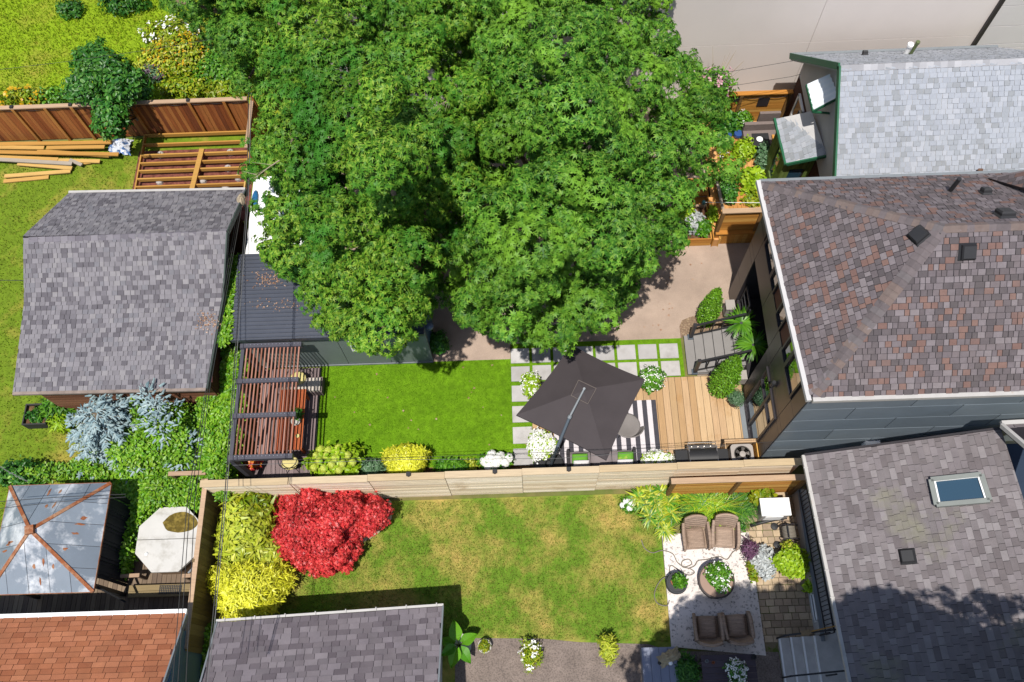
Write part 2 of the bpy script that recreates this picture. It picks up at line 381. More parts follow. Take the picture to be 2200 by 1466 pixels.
sheet('driveway', [(-2.9,10.37),(-.47,10.37),(-.47,10.89),(4.9,10.89),(5.3,11.2),(5.3,9.6),(6.62,9.6),(6.62,12.3),(9.3,12.3),(9.3,14.15),(8.9,14.15),(8.9,20.3),(-8.2,20.3),(-8.2,10.37)], .002, m_drive)
sheet('turf', rect(-6.46,-.42,6.95,10.37), .006, m_turf)
sheet('paver_turf', rect(-.42,4.92,6.4,10.89), .006, m_turf)
sheet('planting_bed', rect(-6.9,.12,6.12,6.95), .012, m_soil)
sheet('gravel_yard', [(-2.2,2.1),(.2,2.02),(1.2,1.9),(3.1,1.8),(3.69,1.6),(6.6,1.5),(6.6,-6),(-2.2,-6)], .008, m_asph)
sheet('deck_soil', rect(-13.5,-9.3,15.8,18.85), .004, m_red_soil)
# speckled slab of the lower patio: a real step
sl = sheet('patio_slab', [tuple(P(1422,1148)[:2]), tuple(P(1608,1145)[:2]), tuple(P(1645,1409)[:2]), tuple(P(1442,1390)[:2])], .05, m_slab, th=.09)
# brick paving, each brick a piece
bp = sheet('brick_patio', rect(6.12,8.4,1.2,6.0), .004, m_joint)
m_brickp = M('paver_brick', ['d0b898','bca68c','d8c0a2','b09a82','c8ae94'], rough=.9, var=.15, scale=6, bump=.4, bscale=50)
r = 0; y = 1.75
while y < 5.75:
    x = 6.26-(.12 if r % 2 else 0); hgt_ = .19
    while x < 7.75:
        wd = rnd.choice((.19,.24,.29))
        if x+wd/2 > 6.2: pbox('brick', bp, (x+wd/2, y+hgt_/2, .012+rnd.uniform(-.006,.008)), (wd-.02, hgt_-.02, .03), m_brickp, rz=rnd.uniform(-.02,.02))
        x += wd
    y += hgt_; r += 1
# grass growing
grass('grass', [(-7.0,3.5),(-4.3,5.93),(2.9,5.93),(3.66,4.7),(3.66,1.85),(1.3,1.95),(-2.0,2.15),(-2.3,1.9),(-9,1.9),(-9,2.6)], 52000, 0, .055, .02, m_lawn_blade, 'mown lawn with dry tan patches in the lower garden')
grass('grass', rect(-6.42,-.44,6.98,10.36), 54000, .004, .035, .016, m_turf_blade, 'even bright green artificial turf beside the pergola', lean=.7)
tp = [(a, b) for a, b in sample_poly(rect(-.42,4.9,6.4,10.88), 14000)]
grass('grass', rect(-.4,4.9,9.58,10.87), 12000, .004, .03, .015, m_turf_blade, 'turf strips growing between the square pavers', lean=.7)
grass('grass', rect(-.42,.14,6.9,9.6), 3000, .004, .03, .015, m_turf_blade, 'turf strips in the single column of pavers', lean=.7)
grass('grass', [(-19,2.5),(-11,6.0),(-9,6.3),(-9,9),(-14.4,9),(-14.7,15.5),(-9.2,16.2),(-13.4,16.2),(-13.6,19.2),(-24,19.2),(-22,2.5)], 42000, 0, .07, .025, m_lawn2_blade, 'patchy sunburnt lawn around the grey shingled garage')
grass('grass', [(-25,19.7),(-9.4,19.7),(-11,24),(-13.5,28),(-30,28)], 42000, 0, .11, .035, m_lawn3_blade, 'long yellow-green grass behind the brown fence')
# square pavers
m_pav = M('concrete_paver', ['c9c6c6','d2cfce','c1bebe','cdc9c8'], rough=.85, var=.1, scale=3, bump=.2, bscale=60, patch='b5b1ae', pscale=1.6, pfac=(.5,.7))
pv = [(-.17, y) for y in (10.46,9.85,9.20,8.53,7.86,7.18)]
for i in range(1,8):
    pv += [(-.17+.667*i, 10.46), (-.17+.667*i, 9.87)]
slabs = bpy.data.objects.new('paver_path', None); COL.objects.link(slabs); slabs['kind'] = 'structure'; ORG[slabs] = Vector((0,0,0))
for x, y in pv: pbox('paver', slabs, (x, y, .012), (.575, .49 if y > 9.8 else .52, .05), m_pav, rz=rnd.uniform(-.008,.008))
# deck boards of the main terrace
m_deck = wood('cedar_deck', ['d2ae82','c6a074','dcba90','b89066','d4b088','c8a67c'], 'y', var=.14, patch='bd8f58', pscale=1.1, pfac=(.55,.75))
m_dark = M('dark_void', (.012,.012,.014), rough=.9, var=0)
dk = thing('wood_deck', 'honey-coloured board deck between the sofa and the dark house', 'deck', (3.3,8,0))
build(MB().box((3.35,7.95,.055), (6.42,3.2,.1)), 'substructure', dk, m_dark)
x = .14; i = 0
while x < 6.55:
    y1 = 9.53 if x > .9 else 9.0
    pbox('deck_board', dk, (x+.098, (6.36+y1)/2, .125+rnd.uniform(-.002,.002)), (.19, y1-6.36, .03), m_deck); x += .201
# striped outdoor rug
m_rw = M('rug_white', 'ece5ea', rough=.9, var=.06, scale=8, bump=.2, bscale=120); m_rb = M('rug_black', '4e4c55', rough=.9, var=.15, scale=8, bump=.2, bscale=120)
t = MB(); x0, x1, n = .78, 3.92, 22; wd = (x1-x0)/n
for k in range(n):
    t.box((x0+wd*(k+.5), 7.82, .15), (wd, 1.98, .008), m=(1 if k % 2 else 0))
build(t, 'striped_rug', None, [m_rw, m_rb], label='black and white striped outdoor rug under the umbrella', cat='rug')
# ================================================================= FENCES
m_fbrown = wood('stained_board', ['ae6636','9c562c','ba743e','884a2a','c27c42'], 'z', var=.25)
m_fpost = wood('stained_post', ['cc8c48','c07e3c'], 'z', var=.2); m_fcap = wood('weathered_cap', ['c9a98a','b99a7e'], 'x', var=.2)
m_black = M('black_metal', (.02,.02,.022), rough=.5, var=.1)
fb = thing('plank_fence', 'dark red-brown plank fence below the yellow-green lawn', 'fence', (-13.9,19.5,0))
yF = 19.52; x = -19.5
while x < -9.25:
    pbox('board', fb, (x+.068, yF-rnd.uniform(0,.008), .9), (.13, .02, 1.74), m_fbrown); x += .136
for zz in (.35,1.5): pbox('rail', fb, (-14.35, yF+.04, zz), (10.3,.04,.09), m_fbrown)
pbox('cap_rail', fb, (-14.35, yF-.01, 1.80), (10.4,.15,.045), m_fcap)
for q in ((26,232),(95,230),(152,228),(280,222),(405,217),(480,214)):
    px_ = P(q[0], q[1], 1.8).x; pbox('post', fb, (px_, yF-.05, .89), (.1,.09,1.76), m_fpost)
    if q[0] in (26,152,405): pbox('post_light', fb, (px_, yF-.02, 1.85), (.11,.11,.06), m_black)
pts = [Vector((-17.6+8.4*k/60, yF-.04, 1.70-.07*abs(math.sin(k*math.pi/5)))) for k in range(61)]
build(MB().tube(pts, .008, 4), 'string_lights', fb, m_black)
# side fence running towards the viewer beside the maple
fs = thing('side_fence', 'short cedar fence end at the corner, half hidden by the maple', 'fence', (-8.95,19,0))
for k in range(14): pbox('board', fs, (-9.0+rnd.uniform(-.004,.004), 19.45-.14*k, .85), (.02,.13,1.7), m_fpost)
pbox('post', fs, (-8.95,19.5,.95), (.1,.1,1.9), m_fpost); pbox('cap_rail', fs, (-9.0,18.5,1.73), (.12,1.95,.04), m_fcap)
# long bleached fence, horizontal boards
m_bl = wood('bleached_board', [(.74,.62,.46),(.68,.56,.41),(.8,.69,.54),(.63,.5,.35),(.72,.6,.43)], 'x', var=.14, patch='d8b58c', pscale=.9, pfac=(.56,.8))
m_bltop = wood('bleached_cap', ['d9c3a2','cfb792'], 'x', var=.16)
lf = thing('board_fence', 'long bleached horizontal board fence between the two gardens', 'fence', (-.6,6.05,0))
def fy(x): return 6.03+.008*(x+9)
segs = [(-8.95,-6.55),(-6.55,-4.4),(-4.4,-2.3),(-2.3,-.2),(-.2,1.9),(1.9,4.0),(4.0,5.8),(5.8,7.35)]
HT = 2.2
for a, b in segs:
    yy = fy((a+b)/2); top = HT+(.06 if a < -7 else 0)
    for k in range(15):
        z0 = .06+k*(top-.1)/15
        pbox('board', lf, ((a+b)/2, yy-rnd.uniform(0,.006), z0+.065), (b-a-.012, .022, (top-.1)/15-.008), m_bl)
    pbox('post', lf, (b-.03, yy+.07, HT/2), (.09,.09,HT-.02), m_bltop)
    pbox('cap_board', lf, ((a+b)/2, yy+.03, top), (b-a-.006, .19, .035), m_bltop)
# cedar privacy screen in front of it
m_ced = wood('orange_cedar', ['e0a24c','d29240','eab25c','ca8838'], 'x', var=.16); m_cedp = wood('cedar_post', ['9b7444','8c683c'], 'z', var=.2)
cf = thing('cedar_screen', 'orange cedar privacy screen behind the ornamental grass', 'fence', (5.7,5.85,0))
for a, b in ((3.95,5.75),(5.75,7.55)):
    for k in range(13): pbox('board', cf, ((a+b)/2, 5.86-rnd.uniform(0,.006), .2+k*.132), (b-a-.08,.022,.124), m_ced)
for x in (3.95,5.75,7.55): pbox('post', cf, (x,5.82,.95), (.1,.1,1.86), m_cedp)
pbox('cap_board', cf, (5.75,5.83,1.9), (3.8,.16,.04), m_fcap)
# lower-left property fence (plain boards, seen from the hot tub side)
m_grey = wood('grey_board', ['8f7a55','86714e','9a8560','7c6846'], 'z', var=.2)
lw = thing('weathered_fence', 'weathered board fence between the hot tub and the golden shrubs', 'fence', (-8.95,4.2,0))
y = 6.3
while y > 1.9:
    pbox('board', lw, (-8.98+rnd.uniform(-.004,.004), y-.07, .9), (.022,.134,1.8), m_grey); y -= .14
pbox('cap_board', lw, (-8.98,4.1,1.82), (.13,4.45,.035), m_fcap)
for y in (6.28,4.1,1.95): pbox('post', lw, (-9.05,y,.92), (.09,.09,1.84), m_grey)
gt = thing('fence_stub', 'short weathered fence rail poking out of the vines', 'fence', (-9.6,6.5,0))
pbox('rail', gt, (-9.55,6.52,1.75), (1.05,.12,.05), m_fcap); pbox('post', gt, (-9.1,6.52,.87), (.09,.09,1.74), m_grey); pbox('post', gt, (-10.0,6.52,.87), (.09,.09,1.74), m_grey)
# ================================================================= BUILDINGS
def PPL(px, py, p0, n):
    d = RC @ Vector((px-1100, 733-py, -FPX)); o = Vector((0,0,CAM_H)); return o+d*((Vector(p0)-o).dot(n)/d.dot(n))
m_white = M('white_paint', (.72,.72,.72), rough=.5, var=.06, scale=2); m_gutter = M('white_gutter', (.36,.345,.33), rough=.5, var=.1, scale=3, patch=(.3,.24,.2), pscale=3, pfac=(.62,.72))
m_glass = M('mirror_glass', (.34,.38,.42), rough=.03, metal=1, var=0); m_frame = M('dark_frame', (.025,.022,.025), rough=.4, var=.1)
m_pane = M('sky_glass', (.02,.05,.08), rough=.04, spec=1.0, var=0)
def board_box(root, name, x0, x1, y0, y1, z0, z1, mat): return pbox(name, root, ((x0+x1)/2,(y0+y1)/2,(z0+z1)/2), (abs(x1-x0),abs(y1-y0),abs(z1-z0)), mat)
def roofdeck(root, faces, mat, th=.14):
    t = MB()
    for f in faces: t.slab(f, th)
    return build(t, 'roof', root, mat)
# ---------------------------------------------------------------- the dark house
m_pan = M('bronze_panel', ['3f393c','453e40','3a3639'], rough=.38, spec=.5, var=.1, scale=1.5)
m_pans = M('slate_panel', ['84909b','7c8893','8a96a1'], rough=.45, spec=.5, var=.08, scale=1.5)
m_redpan = M('rust_panel', '7a4436', rough=.6, var=.15, scale=5)
m_trim = M('panel_trim', '8a9095', rough=.5, var=.1)
hs = thing('dark_house', 'dark panelled house with a multicoloured hip shingle roof', 'house', (9.5,9.6,0))
X0, YS, YN = 6.64, 6.7, 12.45
core = MB(); core.box((10.95,9.575,2.95), (6.1,5.75,5.9))
for y0, y1, z0, z1 in ((YS,9.1,0,5.9),(11.8,YN,0,5.9),(9.1,11.8,3.3,5.9),(9.1,11.8,0,.74)): core.box((7.27,(y0+y1)/2,(z0+z1)/2), (1.26,y1-y0,z1-z0))
wl = build(core, 'wall', hs, m_frame)
ys = [YS,7.15,8.65,9.1,10.3,11.8,YN]; zs = [0,.12,1.5,3.0,3.3,4.45,5.7,5.9]
for i in range(len(ys)-1):
    for k in range(len(zs)-1):
        a, b, z0, z1 = ys[i], ys[i+1], zs[k], zs[k+1]; cy, cz = (a+b)/2, (z0+z1)/2
        if 7.15 < cy < 8.65 and .12 < cz < 3.0: continue
        if 9.1 < cy < 11.8 and cz < 3.3: continue
        if 7.15 < cy < 11.8 and 4.45 < cz < 5.7: continue
        board_box(wl, 'panel', X0-.03, X0-.005, a+.008, b-.008, z0+.008, z1-.008, m_pan)
board_box(wl, 'backing', X0+.01, 14, YS-.004, YS-.001, .02, 5.8, m_trim)
z = 0
for k in range(7):
    x = X0-.02-(1.3 if k % 2 else 0); 
    while x < 13.9:
        a, b = max(x, X0-.02), min(x+2.6, 14)
        if b-a > .1: board_box(wl, 'panel', a+.012, b-.012, YS-.03, YS-.004, z+.012, z+.838, m_pans)
        x += 2.6
    board_box(wl, 'trim', X0, 14, YS-.012, YS-.006, z+.836, z+.852, m_trim)
    z += .85
    if z > 5.1: break
# window band
wb = [(11.66,10.62,'p'),(10.62,10.12,'p'),(10.12,9.58,'r'),(9.58,9.05,'p'),(9.05,8.55,'r'),(8.55,8.08,'p'),(8.08,7.2,'p')]
for a, b, k in wb:
    if k == 'r': board_box(hs, 'spandrel', X0-.02, X0+.02, b+.03, a-.03, 4.5, 5.66, m_redpan)
    else:
        t = MB()
        for yy in (a-.03, b+.03): t.box((X0-.02,yy,5.08), (.1,.06,1.22))
        for zz in (4.48,5.68): t.box((X0-.02,(a+b)/2,zz), (.1,a-b-.12,.06))
        wn = build(t, 'window', hs, m_frame); board_box(wn, 'pane', X0-.02, X0, b+.06, a-.06, 4.51, 5.65, m_glass)
# sliding door
t = MB()
for yy in (8.62,7.18): t.box((X0-.03,yy,1.56), (.1,.07,2.9))
for zz in (.15,2.98): t.box((X0-.03,7.9,zz), (.1,1.37,.07))
t.box((X0-.02,7.9,1.56), (.08,.09,2.76)); t.box((X0-.02,7.9,2.2), (.07,1.37,.06))
dr = build(t, 'door', hs, m_frame); board_box(dr, 'pane', X0-.01, X0+.01, 7.22, 8.58, .19, 2.94, m_glass); board_box(dr, 'sill', X0-.22, X0-.06, 7.1, 8.7, .06, .16, m_trim)
# porch inside the recess
board_box(hs, 'porch_floor', X0+.0, 7.88, 9.12, 11.78, .742, .8, m_frame)
for yy in (9.2,10.95): pbox('porch_post', hs, (6.72,yy,1.3), (.05,.05,1.0), m_black)
t = MB()
for yy in (11.1,11.7): t.box((6.72,yy,1.3), (.05,.05,1.0))
t.beam((6.72,11.1,1.8), (6.72,11.75,1.8), .05, .05); t.beam((6.72,11.1,1.35), (6.72,11.75,1.35), .03, .03); t.beam((6.72,11.1,1.05), (6.72,11.75,1.05), .03, .03)
build(t, 'porch_rail', hs, m_black)
lp = MB(); lp.lathe((X0-.1,7.98,3.32), [(.06,0),(.07,.02),(.07,.22),(.05,.26)], 10); lp.box((X0-.03,7.98,3.45), (.06,.08,.1)); build(lp, 'wall_lamp', hs, m_black)
t = MB(); t.box((6.95,6.6,.55), (.16,.14,.2)); t.box((6.95,6.52,.62), (.2,.02,.22)); build(t, 'dryer_vent', hs, m_white)
build(MB().box((9.3,6.6,2.2), (.4,.12,.3)), 'exhaust_hood', hs, m_white)
# roof
SW, NW = P(1740,856,6), P(1632,392,6); AP = P(2025,488,8.3); SE, NE, A2 = Vector((14.5,SW.y,6)), Vector((14.5,NW.y,6)), Vector((14.5,AP.y,8.3))
m_shd = M('dark_house_shingle', patch='756b6c', pscale=.6, pfac=(.48,.9), pal= ['7c7275','6e6568','887f83','7a7175','886c64','625b5d','756c70','8c8386','6a6265','82665f','7f767a','615a5d'], rough=.9, var=.12, scale=9, bump=.4, bscale=70)
rf = roofdeck(hs, [[NW,SW,AP],[SW,SE,A2,AP],[NW,AP,A2,NE]], m_frame)
shingles(rf, [NW,SW,AP], m_shd, expo=.145, gap=.015, over=-.009, widths=(.12,.15,.18,.22), nsing=120)  # courses stop short: the dark deck colour stands in for shadow lines below them
shingles(rf, [SW,SE,A2,AP], m_shd, expo=.145, gap=.015, over=-.009, widths=(.12,.15,.18,.22), nsing=140)
shingles(rf, [NE,NW,AP,A2], m_shd, expo=.145, gap=.015, over=-.009, widths=(.12,.15,.18,.22), nsing=30)
nW, nS, nN = nrmof([NW,SW,AP]), nrmof([SW,SE,A2]), nrmof([NW,AP,A2])
m_cap = M('hip_cap', ['746b6d','7a7072','80706b','777072','82736e','706769'], rough=.9, var=.12, scale=8, bump=.3, bscale=70)
caps(rf, SW+Vector((.1,.1,.06)), AP, nW, nS, m_cap, wd=.17, expo=.16); caps(rf, NW+Vector((.1,-.1,.06)), AP, nW, nN, m_cap, wd=.16, expo=.16); caps(rf, A2, AP, nS, nN, m_cap, wd=.15, expo=.16)
gt = MB(); gt.beam(NW+Vector((-.03,.05,-.03)), SW+Vector((-.03,-.06,-.03)), .11, .12); build(gt, 'gutter', hs, M('grey_gutter', (.42,.41,.41), rough=.5, var=.06))
gt = MB(); gt.beam(SW+Vector((.06,-.04,-.04)), SE+Vector((0,-.04,-.04)), .1, .13); build(gt, 'gutter', hs, m_gutter)
gt = MB(); gt.beam(NW+Vector((0,.05,-.04)), NE+Vector((0,.05,-.04)), .09, .1); build(gt, 'gutter', hs, m_trim)
def boxvent(root, c, n, s=.3, rot=0):
    z = Vector(n).normalized(); x = Vector((math.cos(rot), math.sin(rot), 0)); x = (x-z*x.dot(z)).normalized(); y = z.cross(x); R = Matrix((x,y,z)).transposed()
    t = MB(); V = []
    for (k, h) in ((.62,.02),(.5,.06),(.5,.12),(.42,.16)):
        V += [Vector(c)+R @ Vector((sx*k*s, sy*k*s, h)) for sx, sy in ((-1,-1),(1,-1),(1,1),(-1,1))]
    F = [(4*i+j, 4*i+(j+1)%4, 4*i+4+(j+1)%4, 4*i+4+j) for i in range(3) for j in range(4)]+[(12,13,14,15),(3,2,1,0)]
    t.add(V, F); return build(t, 'roof_vent', root, m_black)
boxvent(hs, PPL(1975,507,AP,nW), nW, .32, .4); boxvent(hs, PPL(2077,541,AP,nS), nS, .32); boxvent(hs, PPL(2158,465,AP,nN), nN, .32); boxvent(hs, PPL(2117,417,AP,nN), nN, .2)
p = PPL(2040,412,AP,nN); build(MB().tube([p-Vector((0,0,.1)), p+Vector((0,0,.55))], .055, 8), 'vent_pipe', hs, m_black)
q0 = PPL(2120,386,AP,nN)+Vector((0,0,.06)); dm = [q0, P(2270,352,7.6), P(2270,425,7.9)]
rd = build(MB().slab(dm, .1), 'dormer_roof', hs, m_frame); shingles(rd, dm, m_shd, nsing=0)
# ---------------------------------------------------------------- the white-roofed house
m_brick = M('dark_brick', ['6a3a2c','5a3026','774434','4e2a22'], rough=.9, var=.3, scale=9, bump=.4, bscale=30)
m_sid = M('grey_siding', (.42,.41,.41), rough=.7, var=.08, scale=2); m_green = M('green_trim', '2f7050', rough=.5, var=.1)
m_olive = M('olive_siding', ['6f8440','778c48','687c3a'], rough=.7, var=.12, scale=4)
m_shw = M('white_shingle', ['b4b9c3','aeb3bd','a6abb3','babec7','b2b7c0','9fa3a9','b3b8c2','acb1bb'], rough=.85, var=.06, scale=8, bump=.3, bscale=70)
wh = thing('white_roof_house', 'brick house with a pale grey shingle roof and green trim', 'house', (11.5,15.2,0))
gx = 8.87; R0, RN, RS = (16.15,6.2), (19.35,3.05), (13.0,3.9)
build(MB().box((12.2,16.1,1.25), (5.9,5.9,2.5)), 'wall', wh, m_brick)
t = MB(); wpoly = [(13.15,2.5),(19.05,2.5),(19.05,3.2),(16.15,6.05),(13.15,3.9)]
t.add([(9.24,y,z) for y,z in wpoly]+[(15.1,y,z) for y,z in wpoly], [(4,3,2,1,0)]+[(i,(i+1)%5,5+(i+1)%5,5+i) for i in range(5)])
build(t, 'gable_wall', wh, m_sid)
def at(x, yz): return Vector((x, yz[0], yz[1]))
fS = [at(gx,RS), at(15.5,RS), at(15.5,R0), at(gx,R0)]; fN = [at(15.5,RN), at(gx,RN), at(gx,R0), at(15.5,R0)]
rw = roofdeck(wh, [fS,fN], m_sid); shingles(rw, fS, m_shw, expo=.14, widths=(.12,.16,.2), nsing=190, t=.018); shingles(rw, fN, m_shw, expo=.14, widths=(.12,.16,.2), nsing=60)
m_capw = M('white_cap', ['bcbcc1','acacb1','c4c4c9'], rough=.85, var=.08); caps(rw, at(15.4,R0), at(gx,R0), nrmof(fS), nrmof(fN), m_capw, wd=.16, expo=.19)
t = MB(); t.beam(at(gx-.02,RS), at(gx-.02,R0), .05, .18); t.beam(at(gx-.02,RN), at(gx-.02,R0), .05, .18); build(t, 'verge_board', wh, m_green)
t = MB(); t.beam(at(gx,RN)+Vector((0,.06,-.02)), at(15.5,RN)+Vector((0,.06,-.02)), .1, .1); build(t, 'gutter', wh, m_trim)
nWN, nWS = nrmof(fN), nrmof(fS)
boxvent(wh, PPL(1858,120,at(gx,R0),nWN), nWN, .14); p = PPL(1955,118,at(gx,R0),nWN)
m_flue = M('mossy_flue', '6c7a50', rough=.8, var=.3, scale=12); t = MB(); t.tube([p-Vector((0,0,.1)), p+Vector((.03,0,.5))], .05, 8); t.tube([p+Vector((.03,0,.48)), p+Vector((.03,0,.56))], .065, 8); build(t, 'vent_pipe', wh, m_flue)
p = P(1952,105,4.2); t = MB(); t.lathe((p.x,p.y,p.z-.3), [(.07,0),(.07,.4),(.1,.42),(.1,.5),(.03,.54)], 10); build(t, 'flue_cap', wh, m_white)
p = PPL(2097,374,at(gx,R0),nWS); t = MB(); t.tube([p-Vector((0,0,.05)), p+Vector((0,0,.2)), p+Vector((.08,-.03,.22))], .045, 8); build(t, 'vent_pipe', wh, M('rusty_pipe', '7a5a48', rough=.8, var=.3))
# door on the brick wall, corrugated awning, green porch
t = MB()
for yy in (17.75,18.4): t.box((9.22,yy,1.35), (.08,.08,1.9))
for zz in (.43,2.27): t.box((9.22,18.075,zz), (.08,.73,.08))
t.box((9.22,18.075,1.35), (.06,.57,.06)); wn = build(t, 'window', wh, m_white); board_box(wn, 'pane', 9.2, 9.24, 17.79, 18.36, .47, 2.23, m_pane)
aw = thing('door_awning', 'small corrugated white awning on green brackets under the gable', 'awning', (8.95,16.65,4.3))
lo = [P(1734,182,4.3), P(1748,237,4.3)]; hi = [P(1783,160,4.85), P(1803,208,4.85)]; m_corr = M('corrugated_sheet', (.66,.7,.74), rough=.4, var=.06)
V = []; F = []; n = 33
for k in range(n):
    q = k/(n-1); h = .025*math.cos(q*math.pi*2*5); V += [lo[0].lerp(lo[1], q)+Vector((0,0,h)), hi[0].lerp(hi[1], q)+Vector((0,0,h))]
F = [(2*k,2*k+1,2*k+3,2*k+2) for k in range(n-1)]; t = MB().add(V, F); smooth_by(build(t, 'sheet', aw, m_corr), 60)
t = MB(); t.beam(lo[0]-Vector((0,0,.06)), lo[1]-Vector((0,0,.06)), .05, .09)
for q in (0,.2,.4,.6,.8,1): t.beam(lo[0].lerp(lo[1],q)-Vector((0,0,.06)), hi[0].lerp(hi[1],q)-Vector((0,0,.06)), .04, .08)
for q in (0,1): t.beam(lo[0].lerp(lo[1],q)-Vector((0,0,.08)), hi[0].lerp(hi[1],q)-Vector((0,0,.75)), .05, .05)
build(t, 'bracket', aw, m_green)
pr = thing('green_porch', 'olive green boarded porch with a small pale shingled roof', 'porch', (8.7,16.2,0))
lo = [P(1667,256,2.6), P(1690,351,2.6)]; hi = [P(1744,239,3.3), P(1776,333,3.3)]
prf = roofdeck(pr, [[lo[0],lo[1],hi[1],hi[0]]], m_sid, .08); shingles(prf, [lo[0],lo[1],hi[1],hi[0]], m_shw, expo=.14, widths=(.14,.2,.25), nsing=60)
t = MB(); t.beam(lo[0]+Vector((-.04,.03,-.02)), lo[1]+Vector((-.04,-.03,-.02)), .07, .08); t.beam(lo[1]+Vector((0,-.03,-.03)), hi[1]+Vector((0,-.03,-.03)), .05, .1); build(t, 'gutter', pr, m_green)
ax0, ax1, ay0, ay1 = lo[0].x+.12, 9.22, lo[1].y+.15, lo[0].y-.15
t = MB(); t.box(((ax0+ax1)/2+.05,(ay0+ay1)/2,1.2), (ax1-ax0-.1,ay1-ay0-.1,2.4)); build(t, 'frame', pr, m_frame)
x = ax0
while x < ax1-.02:
    for z0, z1 in ((0,.8),(2.05,2.62)) if ax0+.2 < x < ax0+.6 else ((0,2.62),): board_box(pr, 'siding_board', x, min(x+.11, ax1), ay0-.01, ay0+.02, z0, z1+(x-ax0)*.6*(z1 > 2), m_olive)
    x += .12
board_box(pr, 'pane', ax0+.2, ax0+.66, ay0+.02, ay0+.04, .82, 2.03, m_pane)
board_box(pr, 'sill', ax0+.14, ax0+.74, ay0-.06, ay0+.03, .76, .82, m_white)
y = ay0
while y < ay1:
    board_box(pr, 'siding_board', ax0-.02, ax0+.01, y, min(y+.13,ay1), 0, 2.5 if not (ay0+.3 < y < ay0+.8) else .8, m_olive); y += .14
board_box(pr, 'pane', ax0+.012, ax0+.03, ay0+.3, ay0+.84, .8, 2.2, m_pane)
# ---------------------------------------------------------------- tall pale block behind
m_bei = M('pale_panel', (.66,.6,.565), rough=.7, var=.03, scale=.8); m_bei2 = M('pale_siding', (.58,.55,.54), rough=.6, var=.04, scale=.8)
bb = thing('pale_block', 'tall blank pale panelled building behind the houses', 'building', (10,22,0))
YB = 20.25; m_bj = M('panel_joint', (.3,.27,.26), rough=.9, var=0)
wb_ = build(MB().box((12,24,7), (38,7.4,14)), 'wall', bb, m_bj)
zj = PY(1500,100,YB).z; xj = PY(1755,55,YB).x; xd = PY(2115,54,YB).x
for a, b in ((-7,-.6),(-.6,xj-6.2),(xj-6.2,xj),(xj,xd)):
    if b <= a: continue
    for z0, z1 in ((0,zj),(zj,zj+4.2),(zj+4.2,14)): board_box(wb_, 'panel', a+.006, b-.006, YB, YB+.1, z0+.008, z1-.008, m_bei)
zz = [PY(2190,y,YB).z for y in (102,93,55,12)]; zz = [0]+sorted(zz)+[14]; dz = zz[3]-zz[2]
for z0, z1 in zip(zz[:-1], zz[1:]): board_box(wb_, 'panel', xd+.1, 31, YB, YB+.1, z0+.012, z1-.012, m_bei2)
t = MB(); t.box((xd+.03,YB-.04,7), (.13,.12,14)); build(t, 'downspout', bb, m_frame)
# ---------------------------------------------------------------- grey house with skylight, lower right
m_shg = M('grey_shingle', ['867e81','7d7577','8e8689','766e70','898183','979092','817a7c'], rough=.92, var=.14, scale=3, bump=.4, bscale=70, patch='8d8a78', pscale=.6, pfac=(.58,.75))
gh = thing('skylight_house', 'grey shingled house with a skylight beside the brick patio', 'house', (10,3,0))
g1, g2, g3, g4 = Vector((7.15,6.06,3.2)), Vector((7.45,-2.0,3.2)), Vector((11.7,-2.0,5.05)), Vector((11.3,6.06,5.0))
build(MB().box((10.9,2,1.55), (5.4,7.6,3.1)), 'wall', gh, m_sid)
gr = roofdeck(gh, [[g1,g2,g3,g4]], m_frame, .12); shingles(gr, [g1,g2,g3,g4], m_shg, expo=.145, widths=(.15,.19,.24,.3), nsing=290)
nG = nrmof([g1,g2,g3])
t = MB(); t.beam(g1+Vector((-.05,.02,-.02)), g2+Vector((-.05,0,-.02)), .08, .09); gg = build(t, 'gutter', gh, m_gutter)
for k in range(12): pbox('strap', gg, g1.lerp(g2, .04+k*.08)+Vector((-.06,0,.04)), (.11,.025,.01), m_gutter)
t = MB(); t.beam(g1+Vector((0,.03,-.03)), g4+Vector((0,.03,-.03)), .05, .14); build(t, 'verge_board', gh, m_frame)
sk = [PPL(x,y,g1,nG) for x,y in ((2000,1033),(2108,1022),(2126,1077),(2012,1087))]
t = MB()
for i in range(4): a, b = sk[i]+nG*.09, sk[(i+1)%4]+nG*.09; t.beam(a, b, .11, .16, up=nG)
skl = build(t, 'skylight', gh, M('alu_frame', '8f9490', rough=.45, var=.1)); c = (sk[0]+sk[1]+sk[2]+sk[3])/4
build(MB().slab([c+(p-c)*.94+nG*.10 for p in sk], .02), 'pane', skl, m_pane)
t = MB()
for i in range(4): t.beam(c+(sk[i]-c)*.86+nG*.13, c+(sk[(i+1)%4]-c)*.86+nG*.13, .035, .04, up=nG)
build(t, 'sash', skl, m_white)
boxvent(gh, PPL(1950,1196,g1,nG), nG, .3)
# lower well, blue shade put into its wall colour, and the further roof
t = MB(); t.box((12.6,3.5,2), (1.6,5.2,3.2)); build(t, 'well_wall', gh, M('blue_shade_wall', '2a3a50', rough=.8, var=.1))
u1 = [P(2152,914,5.4), P(2300,906,5.4), P(2300,1040,6.2), P(2215,968,5.9)]; ur = build(MB().slab(u1, .12), 'upper_roof', gh, m_frame); shingles(ur, u1, m_shg, nsing=0)
t = MB(); t.beam(u1[0]+Vector((0,.05,0)), u1[1]+Vector((0,.05,0)), .1, .1); t.beam(u1[0], u1[3], .08, .12); build(t, 'gutter', gh, m_gutter)
